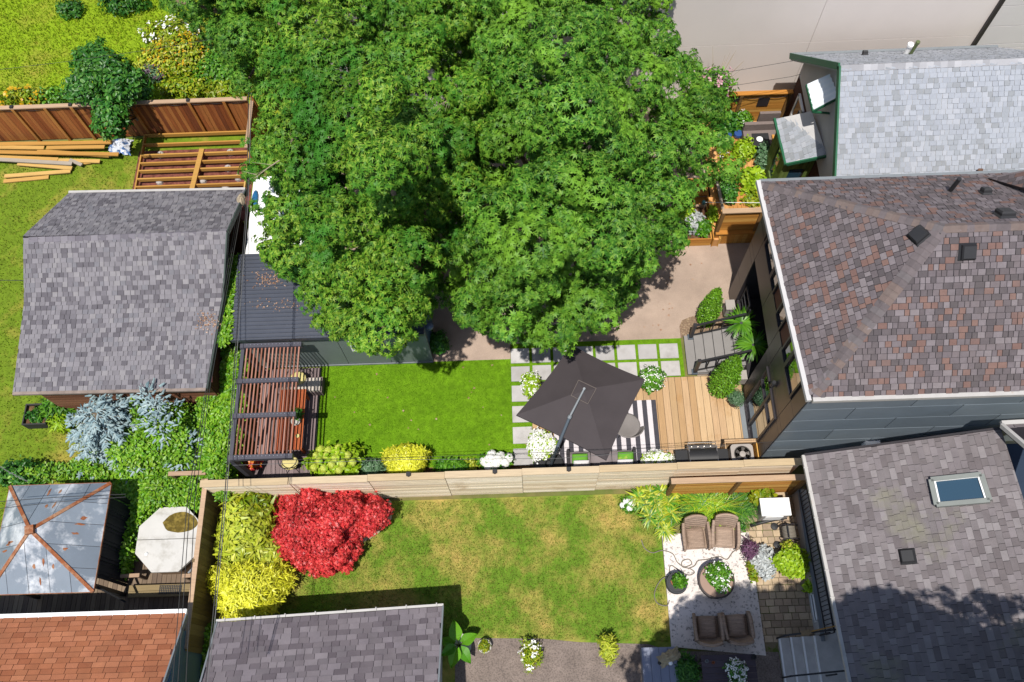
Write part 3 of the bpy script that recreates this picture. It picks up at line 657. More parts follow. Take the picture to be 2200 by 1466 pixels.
# ---------------------------------------------------------------- grey shingled garage on the left
m_sha = M('charcoal_shingle', patch='89858a', pscale=.55, pfac=(.5,.85), pal= ['8a868b','848085','918d92','706c72','8e8a8f','7a767c','8f8b90','989497','828086','6a666c'], rough=.92, var=.1, scale=5, bump=.4, bscale=70)
ga = thing('shingled_garage', 'grey shingled garage with a flared roof and red brick gable', 'garage', (-11.6,12,0))
build(MB().box((-11.65,12.1,1.15), (5.1,6.1,2.3)), 'wall', ga, m_brick)
m_gab = M('gable_red', '5a2a2a', rough=.8, var=.2, scale=6); t = MB(); gp = [(9.05,2.2),(15.15,2.2),(13.0,3.6),(11.4,2.8)]
t.add([(-8.98,y,z) for y,z in gp]+[(-14.2,y,z) for y,z in gp], [(0,1,2,3),(7,6,5,4)]+[(4+i,4+(i+1)%4,(i+1)%4,i) for i in range(4)]); build(t, 'gable', ga, m_gab)
m_ssid = wood('brown_siding', ['8a5a42','7c4e38','96664c'], 'x'); 
for k in range(11): board_box(ga, 'siding_board', -14.15, -9.15, 9.0, 9.04, .05+k*.2, .235+k*.2, m_ssid)
yR, zR = 13.08, 3.72
rl, rr = P(50,512,zR), P(487,498,zR); ml, mr_ = P(52,650,2.86), P(478,640,2.86); el, er = P(28,843,2.3), P(443,834,2.3); nl, nr_ = P(148,416,2.3), P(527,409,2.3)
f1 = [el,er,mr_,ml]; f2 = [ml,mr_,rr,rl]; f3 = [nr_,nl,rl,rr]
def flat(f):  # force a planar quad
    p0, p1, p2, p3 = [Vector(p) for p in f]; n = (p1-p0).cross(p3-p0).normalized(); p2 = p2-n*(p2-p0).dot(n); return [p0,p1,p2,p3]
f1, f2, f3 = flat(f1), flat(f2), flat(f3)
gl0 = f1[0].copy(); nGAR = nrmof(f1); f1 = [Vector(p) for p in f1]; gr = roofdeck(ga, [f1,f2,f3], m_frame, .1)
for f, k in ((f1,150),(f2,90),(f3,50)): shingles(gr, f, m_sha, expo=.14, widths=(.13,.16,.19), nsing=k, t=.016)
caps(gr, rr, rl, nrmof(f2), nrmof(f3), M('garage_cap', ['837e86','8e8990','77727a'], rough=.92, var=.1), wd=.15, expo=.22)
t = MB(); t.beam(f3[0]+Vector((0,.04,.0)), f3[1]+Vector((0,.04,.0)), .08, .08); build(t, 'drip_edge', ga, m_gutter)
t = MB(); t.beam(f1[0]+Vector((0,-.04,-.02)), f1[1]+Vector((0,-.04,-.02)), .09, .08); build(t, 'gutter', ga, M('old_gutter', '9a8a80', rough=.8, var=.3, scale=4))
t = MB()
for a, b in ((f1[1],f1[2]),(f2[1],f2[2]),(f3[0],f3[3])): t.beam(a+Vector((.02,0,-.06)), b+Vector((.02,0,-.06)), .04, .16)
build(t, 'verge_board', ga, M('verge_green', '44524c', rough=.7, var=.15))
# ---------------------------------------------------------------- dark ribbed metal shed
m_rib = M('ribbed_metal', '4a4f5c', rough=.45, spec=.5, var=.12, scale=2); m_wp = M('green_grey_panel', ['8c9894','84908d'], rough=.55, var=.06, scale=1.5)
sh = thing('metal_shed', 'garden shed with a dark ribbed metal roof and grey-green panel wall', 'shed', (-5.7,11.6,0))
xa, xb = -8.5, -2.9; yF, yB, zF, zB = 10.24, 12.98, 2.46, 2.62
build(MB().box((-5.68,11.7,1.18), (5.4,2.6,2.36)), 'wall', sh, m_frame)
srf = build(MB().slab([(xa,yF,zF),(xb,yF,zF),(xb,yB,zB),(xa,yB,zB)], .1), 'roof', sh, m_rib)
for k in range(22):
    q = (k+.5)/22; pbox('rib', srf, ((xa+xb)/2, yF+(yB-yF)*q, zF+(zB-zF)*q+.012), (xb-xa, .05, .035), m_rib)
for k, (a, b) in enumerate(((-8.35,-6.95),(-6.95,-5.55),(-5.55,-4.2),(-4.2,-2.95))):
    board_box(sh, 'panel', a+.008, b-.008, 10.37, 10.4, .05, 2.35, m_wp)
m_bw = M('blue_end_wall', '5d7f9c', rough=.6, var=.08); board_box(sh, 'end_panel', -2.98, -2.95, 10.42, 12.95, .05, 2.4, m_bw); board_box(sh, 'corner_post', -3.0,-2.9,10.36,10.46,0,2.42,m_trim)
board_box(sh, 'fascia', xa, xb, yF-.03, yF-.005, zF-.14, zF+.02, m_rib); board_box(sh, 'base_trim', -8.35,-2.9,10.33,10.36,.0,.07,m_trim)
t = MB()
for zz in (1.15,1.75): t.box((-4.75,10.35,zz), (.9,.06,.05))
for xx in (-5.2,-4.3): t.box((xx,10.35,1.45), (.05,.06,.65))
wn = build(t, 'window', sh, m_white); board_box(wn, 'pane', -5.17,-4.33,10.352,10.366,1.18,1.72,m_pane)
t = MB(); t.lathe((-2.82,10.75,1.75), [(.05,0),(.12,.03),(.13,.16),(.06,.22)], 12); t.box((-2.9,10.75,1.85), (.12,.08,.08)); build(t, 'wall_lamp', sh, M('lamp_shell', '7d8aa0', rough=.35, var=.05))
# ---------------------------------------------------------------- pale shed under the maple
ws = thing('white_shed', 'small shed with a white panelled roof under the maple', 'shed', (-7.5,14.5,0))
build(MB().box((-7.5,14.45,1.15), (1.5,2.6,2.3)), 'wall', ws, m_gab); wsr = build(MB().box((-7.5,14.47,2.36), (1.75,2.85,.08)), 'roof', ws, m_white)
for i in range(3):
    for k in range(5): board_box(wsr, 'panel', -8.37+i*.58, -7.81+i*.58, 13.06+k*.565, 13.61+k*.565, 2.402, 2.416, m_white)
board_box(ws, 'fascia', -8.3, -6.6, 13.0, 13.05, 2.25, 2.42, m_fpost)
t = MB(); t.ball((-8.25,15.0,2.47), (.1,.36,.05), 12); build(t, 'plastic_float', None, M('blue_plastic', '2f6fa0', rough=.35, var=.05), smooth=True, label='long blue plastic float lying on the white shed roof', cat='float')
# ---------------------------------------------------------------- red shingled garage, lower left
m_shr = M('red_shingle', patch='a86c4e', pscale=.7, pfac=(.5,.8), pal= ['ba7654','ae6c4a','c4805c','a66444','b6724f','b0704e','be7a58'], rough=.92, var=.16, scale=1.6, bump=.4, bscale=70)
rg = thing('red_garage', 'garage with a terracotta red shingle roof and white gutter', 'garage', (-12,1,0))
build(MB().box((-12.6,-.7,1.25), (7.2,6.0,2.5)), 'wall', rg, M('blue_wall', '6f90a4', rough=.7, var=.06))
f = [Vector((-8.78,2.66,2.6)), Vector((-17,2.66,2.6)), Vector((-17,-.6,4.3)), Vector((-8.78,-.6,4.3))]
rr_ = roofdeck(rg, [f], M('red_underlay', '6a3a30', rough=.95, var=.1), .1); shingles(rr_, f, m_shr, expo=.145, widths=(.3,.33), nsing=220, gap=.012, over=-.01, t=.01)  # darker underlay left bare between courses, drawn as their shadow lines
t = MB(); t.beam((-8.76,2.7,2.56), (-17,2.7,2.56), .13, .1); build(t, 'gutter', rg, m_white); t = MB(); t.beam((-8.76,2.6,2.56), (-8.76,-.6,4.26), .04, .14); build(t, 'verge_board', rg, m_trim)
# ---------------------------------------------------------------- grey garage, bottom centre
bg_ = thing('grey_garage', 'garage with a plain grey shingle roof at the foot of the lawn', 'garage', (-5.1,0,0))
build(MB().box((-5.1,-.6,1.2), (5.1,5.8,2.4)), 'wall', bg_, m_sid)
fl, fr_ = P(468,1338,2.4), P(950,1304,2.4); f = [fr_, fl, Vector((fl.x,-.9,4.1)), Vector((fr_.x,-.9,4.1))]; f = flat(f)
m_shb = M('slate_shingle', patch='7d7478', pscale=.6, pfac=(.48,.8), pal= ['7c7378','736a70','857c81','6b6268','8a8187','787075','90878c'], rough=.92, var=.12, scale=2.5, bump=.4, bscale=70)
br = roofdeck(bg_, [f], m_frame, .1); shingles(br, f, m_shb, expo=.15, widths=(.2,.26,.33), nsing=280, t=.012)
t = MB(); t.beam(fl+Vector((-.05,.05,-.03)), fr_+Vector((.03,.05,-.03)), .06, .08); gg = build(t, 'gutter', bg_, m_gutter)
for k in range(8): pbox('strap', gg, fl.lerp(fr_, .03+k*.135)+Vector((0,.06,.04)), (.025,.09,.012), m_gutter)
pbeam('verge_board', bg_, f[0]+Vector((.02,0,-.03)), f[3]+Vector((.02,0,-.03)), .04, .12, m_trim); pbeam('verge_board', bg_, f[1]+Vector((-.02,0,-.03)), f[2]+Vector((-.02,0,-.03)), .04, .12, m_trim)
# ---------------------------------------------------------------- gazebo
m_gal = M('galvanised', ['8f9aa6','99a4b0','87929e'], rough=.45, metal=.2, var=.14, scale=1.2, patch='eceff3', pscale=1.1, pfac=(.5,.64), spec=.5)
m_rust = M('rust', '9c5a34', rough=.85, var=.3, scale=14, patch='b4896a', pscale=3); 
gz = thing('metal_roof_gazebo', 'gazebo with a rust-streaked galvanised pyramid roof', 'gazebo', (-12.75,4.7,0))
cs = [Vector((-14.15,3.3,2.3)), Vector((-11.38,3.3,2.3)), Vector((-11.38,6.16,2.3)), Vector((-14.15,6.16,2.3))]; ap = Vector((-12.85,4.76,3.15))
t = MB()
for i in range(4): t.slab([cs[i],cs[(i+1)%4],ap], .03)
gzr = build(t, 'roof', gz, m_frame)
for i in range(4):
    a, b = cs[i], cs[(i+1)%4]; u = (b-a).normalized(); n = nrmof([a,b,ap]); v = n.cross(u); L = (b-a).length; tri = [(0,0),(L,0),((ap-a).dot(u),(ap-a).dot(v))]
    if tri[2][1] < 0: v = -v; tri[2] = (tri[2][0], -tri[2][1])
    for k in range(5):
        cl = clip([(L*k/5+.006,-.01),(L*(k+1)/5-.006,-.01),(L*(k+1)/5-.006,5),(L*k/5+.006,5)], tri)
        if len(cl) > 2: build(MB().slab([a+u*p[0]+v*p[1]+n*(.012+.002*(k % 2)) for p in cl], .008), 'roof_panel', gzr, m_gal)
    pbeam('hip_trim', gzr, a+Vector((0,0,.02)), ap+Vector((0,0,.02)), .09, .03, m_rust)
    pbeam('eave_trim', gzr, a+Vector((0,0,-.02)), b+Vector((0,0,-.02)), .04, .06, m_rust)
for q in range(16):   # rust blotches with their own ragged outline
    i = q % 4; a, b = cs[i], cs[(i+1)%4]; n = nrmof([a,b,ap]); s_, h_ = rnd.uniform(.2,.8), rnd.uniform(.15,.6)
    c = a.lerp(b, s_).lerp(ap, h_); u = (b-a).normalized(); v = n.cross(u); rx, ry = rnd.uniform(.03,.05), rnd.uniform(.07,.16)
    poly = [c+u*rx*math.cos(k*.6283)*rnd.uniform(.5,1.2)+v*ry*math.sin(k*.6283)*rnd.uniform(.5,1.2)+n*.018 for k in range(10)]
    build(MB().slab(poly, .003), 'rust_spot', gzr, m_rust)
t = MB().box(ap+Vector((0,0,.03)), (.22,.22,.1), rz=.2); build(t, 'roof_cap', gzr, m_rust)
for p in ((-14.0,3.5),(-11.55,3.5),(-11.55,6.0),(-14.0,6.0)): pbox('post', gz, (p[0],p[1],1.15), (.1,.1,2.3), m_black)
t = MB()
for k in range(24): t.box((-11.5+.03*math.sin(k*1.3), 3.75+k*.09, 1.25), (.05,.08,2.0))
build(t, 'curtain', gz, M('dark_curtain', '2a2a30', rough=.9, var=.15))
t = MB(); t.beam((-11.55,3.5,1.9), (-11.1,3.2,1.0), .05, .05); build(t, 'brace', gz, m_black)
# ---------------------------------------------------------------- weathered deck round the tub
m_wd = wood('weathered_deck', ['8a7662','7d6a58','96826c','715f50'], 'y', var=.25)
ld = thing('weathered_deck', 'old grey-brown board deck around the hot tub and gazebo', 'deck', (-12,4,0))
build(MB().box((-12.05,4.2,.05), (6.1,3.9,.1)), 'substructure', ld, m_dark); x = -15.1
while x < -9.1: pbox('deck_board', ld, (x+.066,4.2,.125), (.128,3.9,.03), m_wd); x += .138
# ---------------------------------------------------------------- pergola with cantilevered beams
m_pb = M('charcoal_beam', '55535c', rough=.5, var=.08); m_sl = wood('cedar_slat', ['b07a66','a46c58','b88472','98624e'], 'y', var=.18); m_bolt = M('bolt', 'c8ccd4', rough=.35, metal=.6, var=0)
pg = thing('slatted_pergola', 'charcoal pergola with red-brown cedar slats over the dining deck', 'pergola', (-7.4,8.3,0))
py_ = [9.98,8.90,7.87,6.68]; zP = 2.6
for i, y in enumerate(py_):
    bm_ = build(MB().box((-7.27,y,zP-.07), (1.76,.13,.16)), 'beam', pg, m_pb)
    for k in range(15): pbox('bolt', bm_, (-7.95+k*.105, y+.02, zP+.014), (.018,.018,.01), m_bolt)
    build(MB().box((-8.1,y,1.27), (.13,.15,2.54)), 'post', pg, m_pb)
    x = -7.93
    if i < 3:
        for k in range(15): pbox('slat', pg, (-7.96+k*.107, (py_[i]+py_[i+1])/2, zP-.08), (.04, py_[i]-py_[i+1]-.132, .06), m_sl)
t = MB(); t.beam((-8.1,6.68,2.45), (-8.1,9.98,2.45), .1, .1); build(t, 'tie_beam', pg, m_pb)
m_cd = wood('mauve_deck', ['8d7b7c','847274','968485'], 'y', var=.12)
pd = thing('composite_deck', 'mauve-grey composite deck under the pergola', 'deck', (-7.3,8.3,0)); build(MB().box((-7.36,8.25,.03), (1.85,4.0,.06)), 'substructure', pd, m_dark); x = -8.28
while x < -6.5: pbox('deck_board', pd, (x+.068,8.25,.085), (.132,4.0,.03), m_cd); x += .14
pbox('edge_trim', pd, (-6.43,8.25,.07), (.03,4.0,.1), m_pb)
# ================================================================= PLANTS
m_bark = M('bark', '8a7862', rough=.95, var=.3, scale=6, grain=(4,4,1), bump=.6, bscale=12)
m_stem = M('green_stem', '5a6a2a', rough=.9, var=.2)
L_A = M('maple_leaf_bright', [(.035,.115,.008),(.07,.19,.013),(.12,.27,.02),(.2,.35,.03),(.29,.41,.05)], rough=.5, spec=.2, var=.42, scale=1.0, trans=.3, const=False, patch=(.04,.15,.015), pscale=.5, pfac=(.45,.62))
L_B = M('maple_leaf_deep', [(.025,.1,.01),(.045,.155,.014),(.08,.22,.02),(.13,.28,.03),(.19,.33,.042)], rough=.5, spec=.2, var=.42, scale=1.0, trans=.3, const=False, patch=(.15,.3,.025), pscale=.5, pfac=(.5,.66))
L_C = LEAF('maple_leaf_blue', ['2c6c26','3c802e','529438','6ea646'], var=.25, scale=.5)
L_IVY = LEAF('ivy_leaf', ['66a81c','84c026','a2d434','4c9018','b8de48'], var=.25, scale=.9)
L_DK = LEAF('shrub_leaf', ['2c6a20','3d8028','549632','6faa3c'], var=.25, scale=1)
L_MID = LEAF('garden_leaf', ['4a8a1c','64a626','82be34','3a7418'], var=.25, scale=1)
L_LIME = LEAF('lime_leaf', ['98c81c','b6e024','ccec40','84b414'], var=.2, scale=1)
L_YEL = LEAF('golden_leaf', [(.5,.52,.02),(.68,.68,.04),(.78,.76,.08),(.42,.46,.02)], var=.2, scale=1.2)
L_OLG = LEAF('olive_gold_leaf', [(.36,.44,.03),(.5,.54,.04),(.28,.36,.03),(.56,.56,.08)], var=.25, scale=1.2)
L_RED = LEAF('red_maple_leaf', [(.52,.025,.035),(.7,.055,.055),(.78,.11,.09),(.32,.012,.022),(.6,.035,.04)], var=.28, scale=1.1)
L_GRY = LEAF('grey_green_leaf', ['6a9468','84aa80','547e54'], var=.2, scale=1)
L_BLU = LEAF('blue_needle', ['9cb8c0','b4ccd0','86a4ae','c6dadc','6c8c98'], trans=.1, var=.15, scale=1.2, rough=.6)
L_PUR = LEAF('purple_leaf', ['7a5070','946888','5c3a56'], var=.2, scale=1)
L_SIL = LEAF('silver_leaf', ['d8dcdc','c4cccc','e6e8e6'], trans=.15, var=.1, scale=1)
L_WHT = LEAF('white_petal', [(.75,.75,.73),(.82,.82,.8),(.68,.68,.64)], trans=.2, var=.05, scale=1)
L_PNK = LEAF('pink_petal', ['e0a0b0','ecc0c8'], trans=.2, var=.1)
L_FLY = LEAF('yellow_petal', ['f0c818','e8b010'], trans=.2, var=.1)
L_LH = LEAF('lime_head', ['dcec50','e8f478','cce03c'], trans=.2, var=.1)
L_WEED = LEAF('weed_leaf', ['8ab01c','a4c024','c8c828','6c9c18','b8b030'], var=.3, scale=1)
m_pot = M('dark_pot', '4a4a4e', rough=.6, var=.1); m_terra = M('terracotta', 'a86a4c', rough=.85, var=.15); m_wpot = M('pale_pot', 'c8c4bc', rough=.6, var=.1)
def segdist(x, y, poly):
    d = np.full(len(x), 1e9)
    for i in range(len(poly)):
        ax, ay = poly[i]; bx, by = poly[(i+1)%len(poly)]; L = (bx-ax)**2+(by-ay)**2+1e-9
        t = np.clip(((x-ax)*(bx-ax)+(y-ay)*(by-ay))/L, 0, 1); d = np.minimum(d, np.hypot(x-ax-t*(bx-ax), y-ay-t*(by-ay)))
    return d
def crown_tree(name, label, poly, base, zedge, ztop, rise, sep, r0, per, k, size, T, mat, group=None, trunk_r=.22, fill=.35, cat='tree', droop=.35, limbs=True, noise=.9, spread=.08, under=False):
    base = Vector(base); root = thing(name, label, cat, (base.x, base.y, 0), group)
    pts = sample_poly(poly, 4000); keep = []
    for p in pts:
        if all((p[0]-q[0])**2+(p[1]-q[1])**2 > sep*sep for q in keep): keep.append(p)
    K = np.array(keep); dist = segdist(K[:,0], K[:,1], poly); h = np.clip(dist/rise, 0, 1)**.6
    z = zedge+(ztop-zedge)*h+NR.normal(0, noise*.4, len(K)); ppm = FPX/(CAM_H-z)/1.05
    r = np.minimum(r0*NR.uniform(.75, 1.25, len(K)), dist/ppm*1.1+.28*r0)
    C = np.array([P(a, b, c) for (a, b), c in zip(K, z)])
    PT = []; NM = []
    for c, rr in zip(C, r):
        n = max(6, int(per*(rr/r0)**2)); p, q = dome(n, c, (rr, rr, rr*.8), -.35); PT.append(p); NM.append(q)
        n2 = int(n*fill); p, q = dome(n2, c-np.array([0,0,rr*.35]), (rr*.75, rr*.75, rr*.6), -.6); PT.append(p); NM.append(q)
    if under:
        for (a_, b_), z_, d_ in zip(sample_poly(poly, int(len(K)*1.3)), NR.choice(z, int(len(K)*1.3)), range(9999)):
            zz_ = zedge+(ztop-zedge)*min(1, segdist(np.array([a_]), np.array([b_]), poly)[0]/rise)**.6-1.9; p, q = dome(int(per*.36), np.array(P(a_, b_, zz_)), (r0, r0, r0*.7), -.2); PT.append(p); NM.append(q)
    PT = np.concatenate(PT); NM = np.concatenate(NM); ok = np.ones(len(PT), bool)
    for c, rr in zip(C, r):
        d = (PT-c)/np.array([rr, rr, rr*.8]); ok &= (np.sum(d*d, axis=1) > .42) | (NR.random(len(PT)) < .12)
    x, y = projn(PT); sd_ = segdist(x, y, poly); ins = inpoly(x, y, poly); ok &= ins | (sd_ < 9)
    ok &= (x > -150) & (x < 2350) & (y > -160) & (y < 1640) & (PT[:,2] > .15)
    PT, NM = PT[ok], NM[ok]; NM = unit(NM+np.array([0,-.05,.55]))
    a, b, c = rosettes(PT, NM, k, droop, spread); sz = size*NR.uniform(.7, 1.25, len(a))
    leaves('crown', root, a, b, sz, T, mat, head=c, jit=.22)
    t = MB(); top = C[np.argmax(C[:,2])]; hub = Vector((base.x*.6+top[0]*.4, base.y*.6+top[1]*.4, zedge*.75+.2))
    t.tube([base, base.lerp(hub, .4)+Vector((.05,.03,0)), hub], [trunk_r*1.35, trunk_r, trunk_r*.85], 10)
    if limbs:
        idx = np.argsort(-r)[:min(len(C), 26)]
        for i in idx:
            e = Vector(C[i])-Vector((0,0,r[i]*.3)); mid = hub.lerp(e, .5)+Vector((0,0,-.1*(e-hub).length)); t.tube([hub-Vector((0,0,.1)), mid, e], [trunk_r*.5, trunk_r*.32, trunk_r*.1], 6)
    build(t, 'trunk', root, m_bark, smooth=True); return root, C, r, hub
T1 = [(470,-120),(990,-120),(1085,120),(1120,300),(1060,470),(985,545),(935,560),(928,640),(890,720),(830,755),(780,750),(700,705),(660,690),(645,630),(630,600),(580,560),(540,490),(545,440),(600,405),(525,370),(530,300),(560,250),(520,210),(490,170),(480,110)]
T2 = [(935,-120),(1440,-120),(1440,50),(1480,100),(1500,150),(1560,220),(1560,290),(1590,340),(1580,370),(1500,400),(1478,440),(1470,530),(1420,560),(1370,600),(1340,660),(1310,700),(1240,700),(1218,748),(1140,745),(1080,720),(1000,690),(945,640),(950,600),(938,570),(950,545),(970,470),(970,300),(940,120)]
T3 = [(330,-140),(660,-140),(610,60),(530,215),(490,170),(480,110),(420,60),(345,0)]
tr1, C1, r1, hub1 = crown_tree('maple_tree', 'huge bright green maple spreading over the ribbed metal shed', T1, (-3.0,13.6,0), 4.0, 9.2, 240, 60, .7, 62, 12, .135, T_STAR, L_A, 'big maples', .34, noise=1.7, droop=.6, spread=.1, fill=.2, under=True)
tr2, C2, r2, hub2 = crown_tree('maple_tree', 'huge deep green maple reaching over the pebble drive', T2, (1.6,14.8,0), 4.0, 9.0, 240, 60, .7, 62, 12, .135, T_STAR, L_B, 'big maples', .34, noise=1.7, droop=.6, spread=.1, fill=.2, under=True)
crown_tree('maple_tree', 'dark blue-green maple at the top edge behind the fence', T3, (-8.3,23.5,0), 4.0, 8.0, 160, 62, .72, 60, 12, .13, T_STAR, L_B, 'big maples', .3, noise=1.5, droop=.55, fill=.2, under=True)
m_dead = M('dead_twig', 'b8a890', rough=.9, var=.2)
def twigs(root, starts, zz, L=1.0):
    for px, py in starts:
        t = MB(); p = P(px, py, zz); d = Vector((rnd.uniform(-1,1), rnd.uniform(-1,1), .15)).normalized(); q = p+d*L; t.tube([p, p.lerp(q,.5)+Vector((.06,.04,.03)), q], [.02,.014,.005], 5)
        for k in range(5):
            s = p.lerp(q, .25+.14*k); e = s+(d+Vector((rnd.uniform(-1,1), rnd.uniform(-1,1), .3))).normalized()*rnd.uniform(.25,.5); t.tube([s, e], [.009,.003], 4)
        build(t, 'bare_branch', root, m_dead)
twigs(tr1, [(655,110),(690,280),(820,140),(845,190),(600,345)], 7.7, .8); twigs(tr2, [(1015,225),(990,205),(1075,430),(1180,425)], 7.8, .8)
# small dark tree by the brown fence
crown_tree('small_tree', 'young dark green tree leaning over the brown plank fence', [(155,115),(215,88),(255,130),(315,165),(325,205),(275,228),(268,285),(225,292),(198,262),(205,225),(140,205),(132,185),(160,165)], (-13.4,19.75,0), 1.3, 3.0, 60, 22, .38, 40, 7, .15, T_LEAF, L_DK, None, .07, noise=.5)
# red laceleaf maple
RM = [(580,1112),(598,1062),(650,1045),(740,1050),(800,1068),(838,1090),(836,1116),(800,1140),(772,1150),(772,1190),(745,1222),(690,1236),(640,1212),(600,1182),(584,1140)]
crown_tree('red_maple', 'crimson laceleaf maple in front of the bleached fence', RM, tuple(P(705,1160)), .45, 1.7, 75, 20, .3, 44, 10, .085, T_STAR, L_RED, None, .09, droop=.6, noise=.5)
# tree below the frame whose crown shades the grey roof and the patio
sp = P(1960,1466,9.5); root = thing('shade_tree', 'tall tree standing just beyond the lower edge by the skylight house', 'tree', (sp.x, sp.y-5.2, 0))
PT = []; NM = []
for k in range(240):
    x = NR.uniform(2.6,14.5); zc = 8.4+NR.uniform(-1.0,3.2) if x > 6.6 else 8.2+NR.uniform(-1.0,2.0); rr = NR.uniform(.7,1.25)
    e = P(1100, 1466, zc).y; yc = e-rr*1.15-.12-abs(NR.normal(0,1.3))-(.0 if x > 3.6 else .9); p, q = dome(80, (x,yc,zc), rr, -.6); PT.append(p); NM.append(q)
PT = np.concatenate(PT); NM = np.concatenate(NM); X_, Y_ = projn(PT); ok = (Y_ > 1500); PT, NM = PT[ok], NM[ok]
a, b, c = rosettes(PT, NM, 7); leaves('crown', root, a, b, .2, T_STAR, L_B, head=c, jit=.25)
o_ = ORG[root]; build(MB().tube([o_, o_+Vector((0,.4,4)), o_+Vector((.2,1.2,8))], [.35,.25,.08], 10), 'trunk', root, m_bark)
# ---------------------------------------------------------------- shrubs
def bush(name, label, px, py, r, n, size, T, mat, cat='shrub', zc=None, z0=0.0, group=None, k=5, flowers=None, pot=None, heads=None, droop=.2, zmin=-.2, jit=.3):
    rx, ry, rz = r; zc = z0+rz*.55 if zc is None else zc; c = P(px, py, zc); root = thing(name, label, cat, (c.x, c.y, z0), group)
    p, q = dome(n, tuple(c), (rx, ry, rz), zmin); p2, q2 = dome(n//2, tuple(c-Vector((0,0,rz*.1))), (rx*.7, ry*.7, rz*.7), zmin)
    p = np.concatenate([p, p2]); q = unit(np.concatenate([q, q2])+np.array([0,0,.35])); p[:,2] = np.maximum(p[:,2], z0+.03)
    a, b, h = rosettes(p, q, k, droop, size*.35); leaves('foliage', root, a, b, size*NR.uniform(.7,1.3,len(a)), T, mat, head=h, jit=jit, wid=(.3 if T is T_BLADE else 1.0))
    t = MB(); t.tube([(c.x,c.y,z0), (c.x,c.y,zc)], [.03,.02], 6)
    for j in range(4): t.tube([(c.x,c.y,z0+.02), (c.x+rx*.5*math.cos(j*1.57), c.y+ry*.5*math.sin(j*1.57), zc)], [.018,.008], 5)
    build(t, 'stem', root, m_stem)
    if flowers:
        nf, sf, fm = flowers; fp, fq = dome(nf, tuple(c), (rx*1.02, ry*1.02, rz*1.05), .1); a, b, h = rosettes(fp+fq*.03, fq+np.array([0,0,.6]), 4, 0, sf*.2); leaves('blossom', root, a, b, sf, T_DIAM, fm, head=h, jit=.2, wid=1.4)
    if heads:
        nh, rh, fm = heads; me = headmesh(rh, fm); d_ = 0
        for j in range(nh):
            an = j*2.4; rr = math.sqrt((j+.5)/nh)*.85; q = Vector((c.x+rx*rr*math.cos(an), c.y+ry*rr*math.sin(an), zc+rz*math.sqrt(max(0,1-rr*rr))*.95)); inst('flower_head', root, me, q)
    if pot:
        pr_, ph, pm = pot; build(MB().lathe((c.x,c.y,z0), [(pr_*.72,0),(pr_*.95,ph*.85),(pr_,ph*.86),(pr_,ph),(pr_*.88,ph),(pr_*.86,ph-.04)], 16), 'pot', root, pm, smooth=False)
    return root
HM = {}
def headmesh(r, mat):
    if (r, mat.name) in HM: return HM[(r, mat.name)]
    n = 60; d = unit(NR.normal(0,1,(n,3))); d[:,2] = np.abs(d[:,2])*.9; V = []; F = []
    for i in range(n):
        q = Vector(d[i]).normalized(); a = q.orthogonal().normalized(); b = q.cross(a); c = q*r; s = r*.42
        V += [tuple(c+a*s), tuple(c+b*s+q*s*.2), tuple(c-a*s), tuple(c-b*s+q*s*.2)]; F.append((4*i,4*i+1,4*i+2,4*i+3))
    t = MB().ball((0,0,0), r*.85, 8); o = len(V); V += t.v; F += [tuple(i+o for i in f) for f in t.f]
    me = bpy.data.meshes.new('flower_head'); me.from_pydata(V, [], F); me.materials.append(mat); me.update(); HM[(r, mat.name)] = me; return me
def blanket(name, label, cat, poly, zlo, zhi, n, size, T, mat, k=4, kind=None, ns=1.3, stems=True):
    p2 = sample_poly(poly, n); d = segdist(p2[:,0], p2[:,1], poly); x, y = p2[:,0]/60, p2[:,1]/60
    nz = .5+.25*np.sin(x*ns+1.3*np.sin(y*ns*.8))+.25*np.sin(y*ns*1.1+2+1.1*np.sin(x*ns*1.3)); e = np.clip(d/26, .15, 1)
    z = zlo+(zhi-zlo)*nz*e*NR.uniform(.75,1,n); A = np.array([P(a, b, c) for (a, b), c in zip(p2, z)])
    c = A.mean(axis=0); root = thing(name, label, cat, (c[0], c[1], 0))
    q = np.stack([NR.normal(0,.25,n), NR.normal(-.1,.25,n), np.ones(n)], 1); a, b, h = rosettes(A, q, k, .2, size*.5)
    leaves('foliage', root, a, b, size*NR.uniform(.7,1.3,len(a)), T, mat, head=h, jit=.35)
    t = MB()
    for i in range(0, n, max(1, n//25)): t.tube([(A[i][0], A[i][1], 0), tuple(A[i])], [.02,.01], 4)
    build(t, 'stem', root, m_bark); return root
# vines
IV = [(490,556),(516,550),(512,600),(498,650),(492,735),(528,750),(524,800),(520,870),(508,980),(500,1045),(460,1050),(425,1020),(412,930),(430,860),(452,790),(478,700)]
blanket('ivy_hedge', 'bright ivy hedge along the boundary left of the pergola', 'ivy', IV, 1.1, 2.2, 3200, .12, T_LEAF, L_IVY)
blanket('ivy_strip', 'narrow ivy strip squeezed between left garage and metal shed', 'ivy', [(488,556),(516,550),(511,600),(496,650),(490,738),(474,740),(482,680)], 2.5, 2.95, 420, .11, T_LEAF, L_IVY)
VM = [(0,1005),(60,1000),(150,1000),(180,975),(240,990),(262,930),(300,880),(345,860),(410,855),(445,900),(430,1010),(472,1040),(455,1060),(440,1105),(400,1095),(360,1090),(325,1110),(300,1150),(292,1190),(262,1245),(240,1240),(245,1180),(255,1090),(242,1032),(120,1028),(0,1040)]
blanket('vine_mass', 'tangled green vines smothering the ground below the spruce', 'vine', VM, .35, 1.7, 4600, .11, T_LEAF, L_IVY)
blanket('vine_strip', 'narrow strip of vine beside the grey garage wall', 'vine', [(440,1360),(462,1330),(470,1345),(455,1420),(440,1500),(425,1500)], .4, 1.6, 260, .11, T_LEAF, L_IVY)
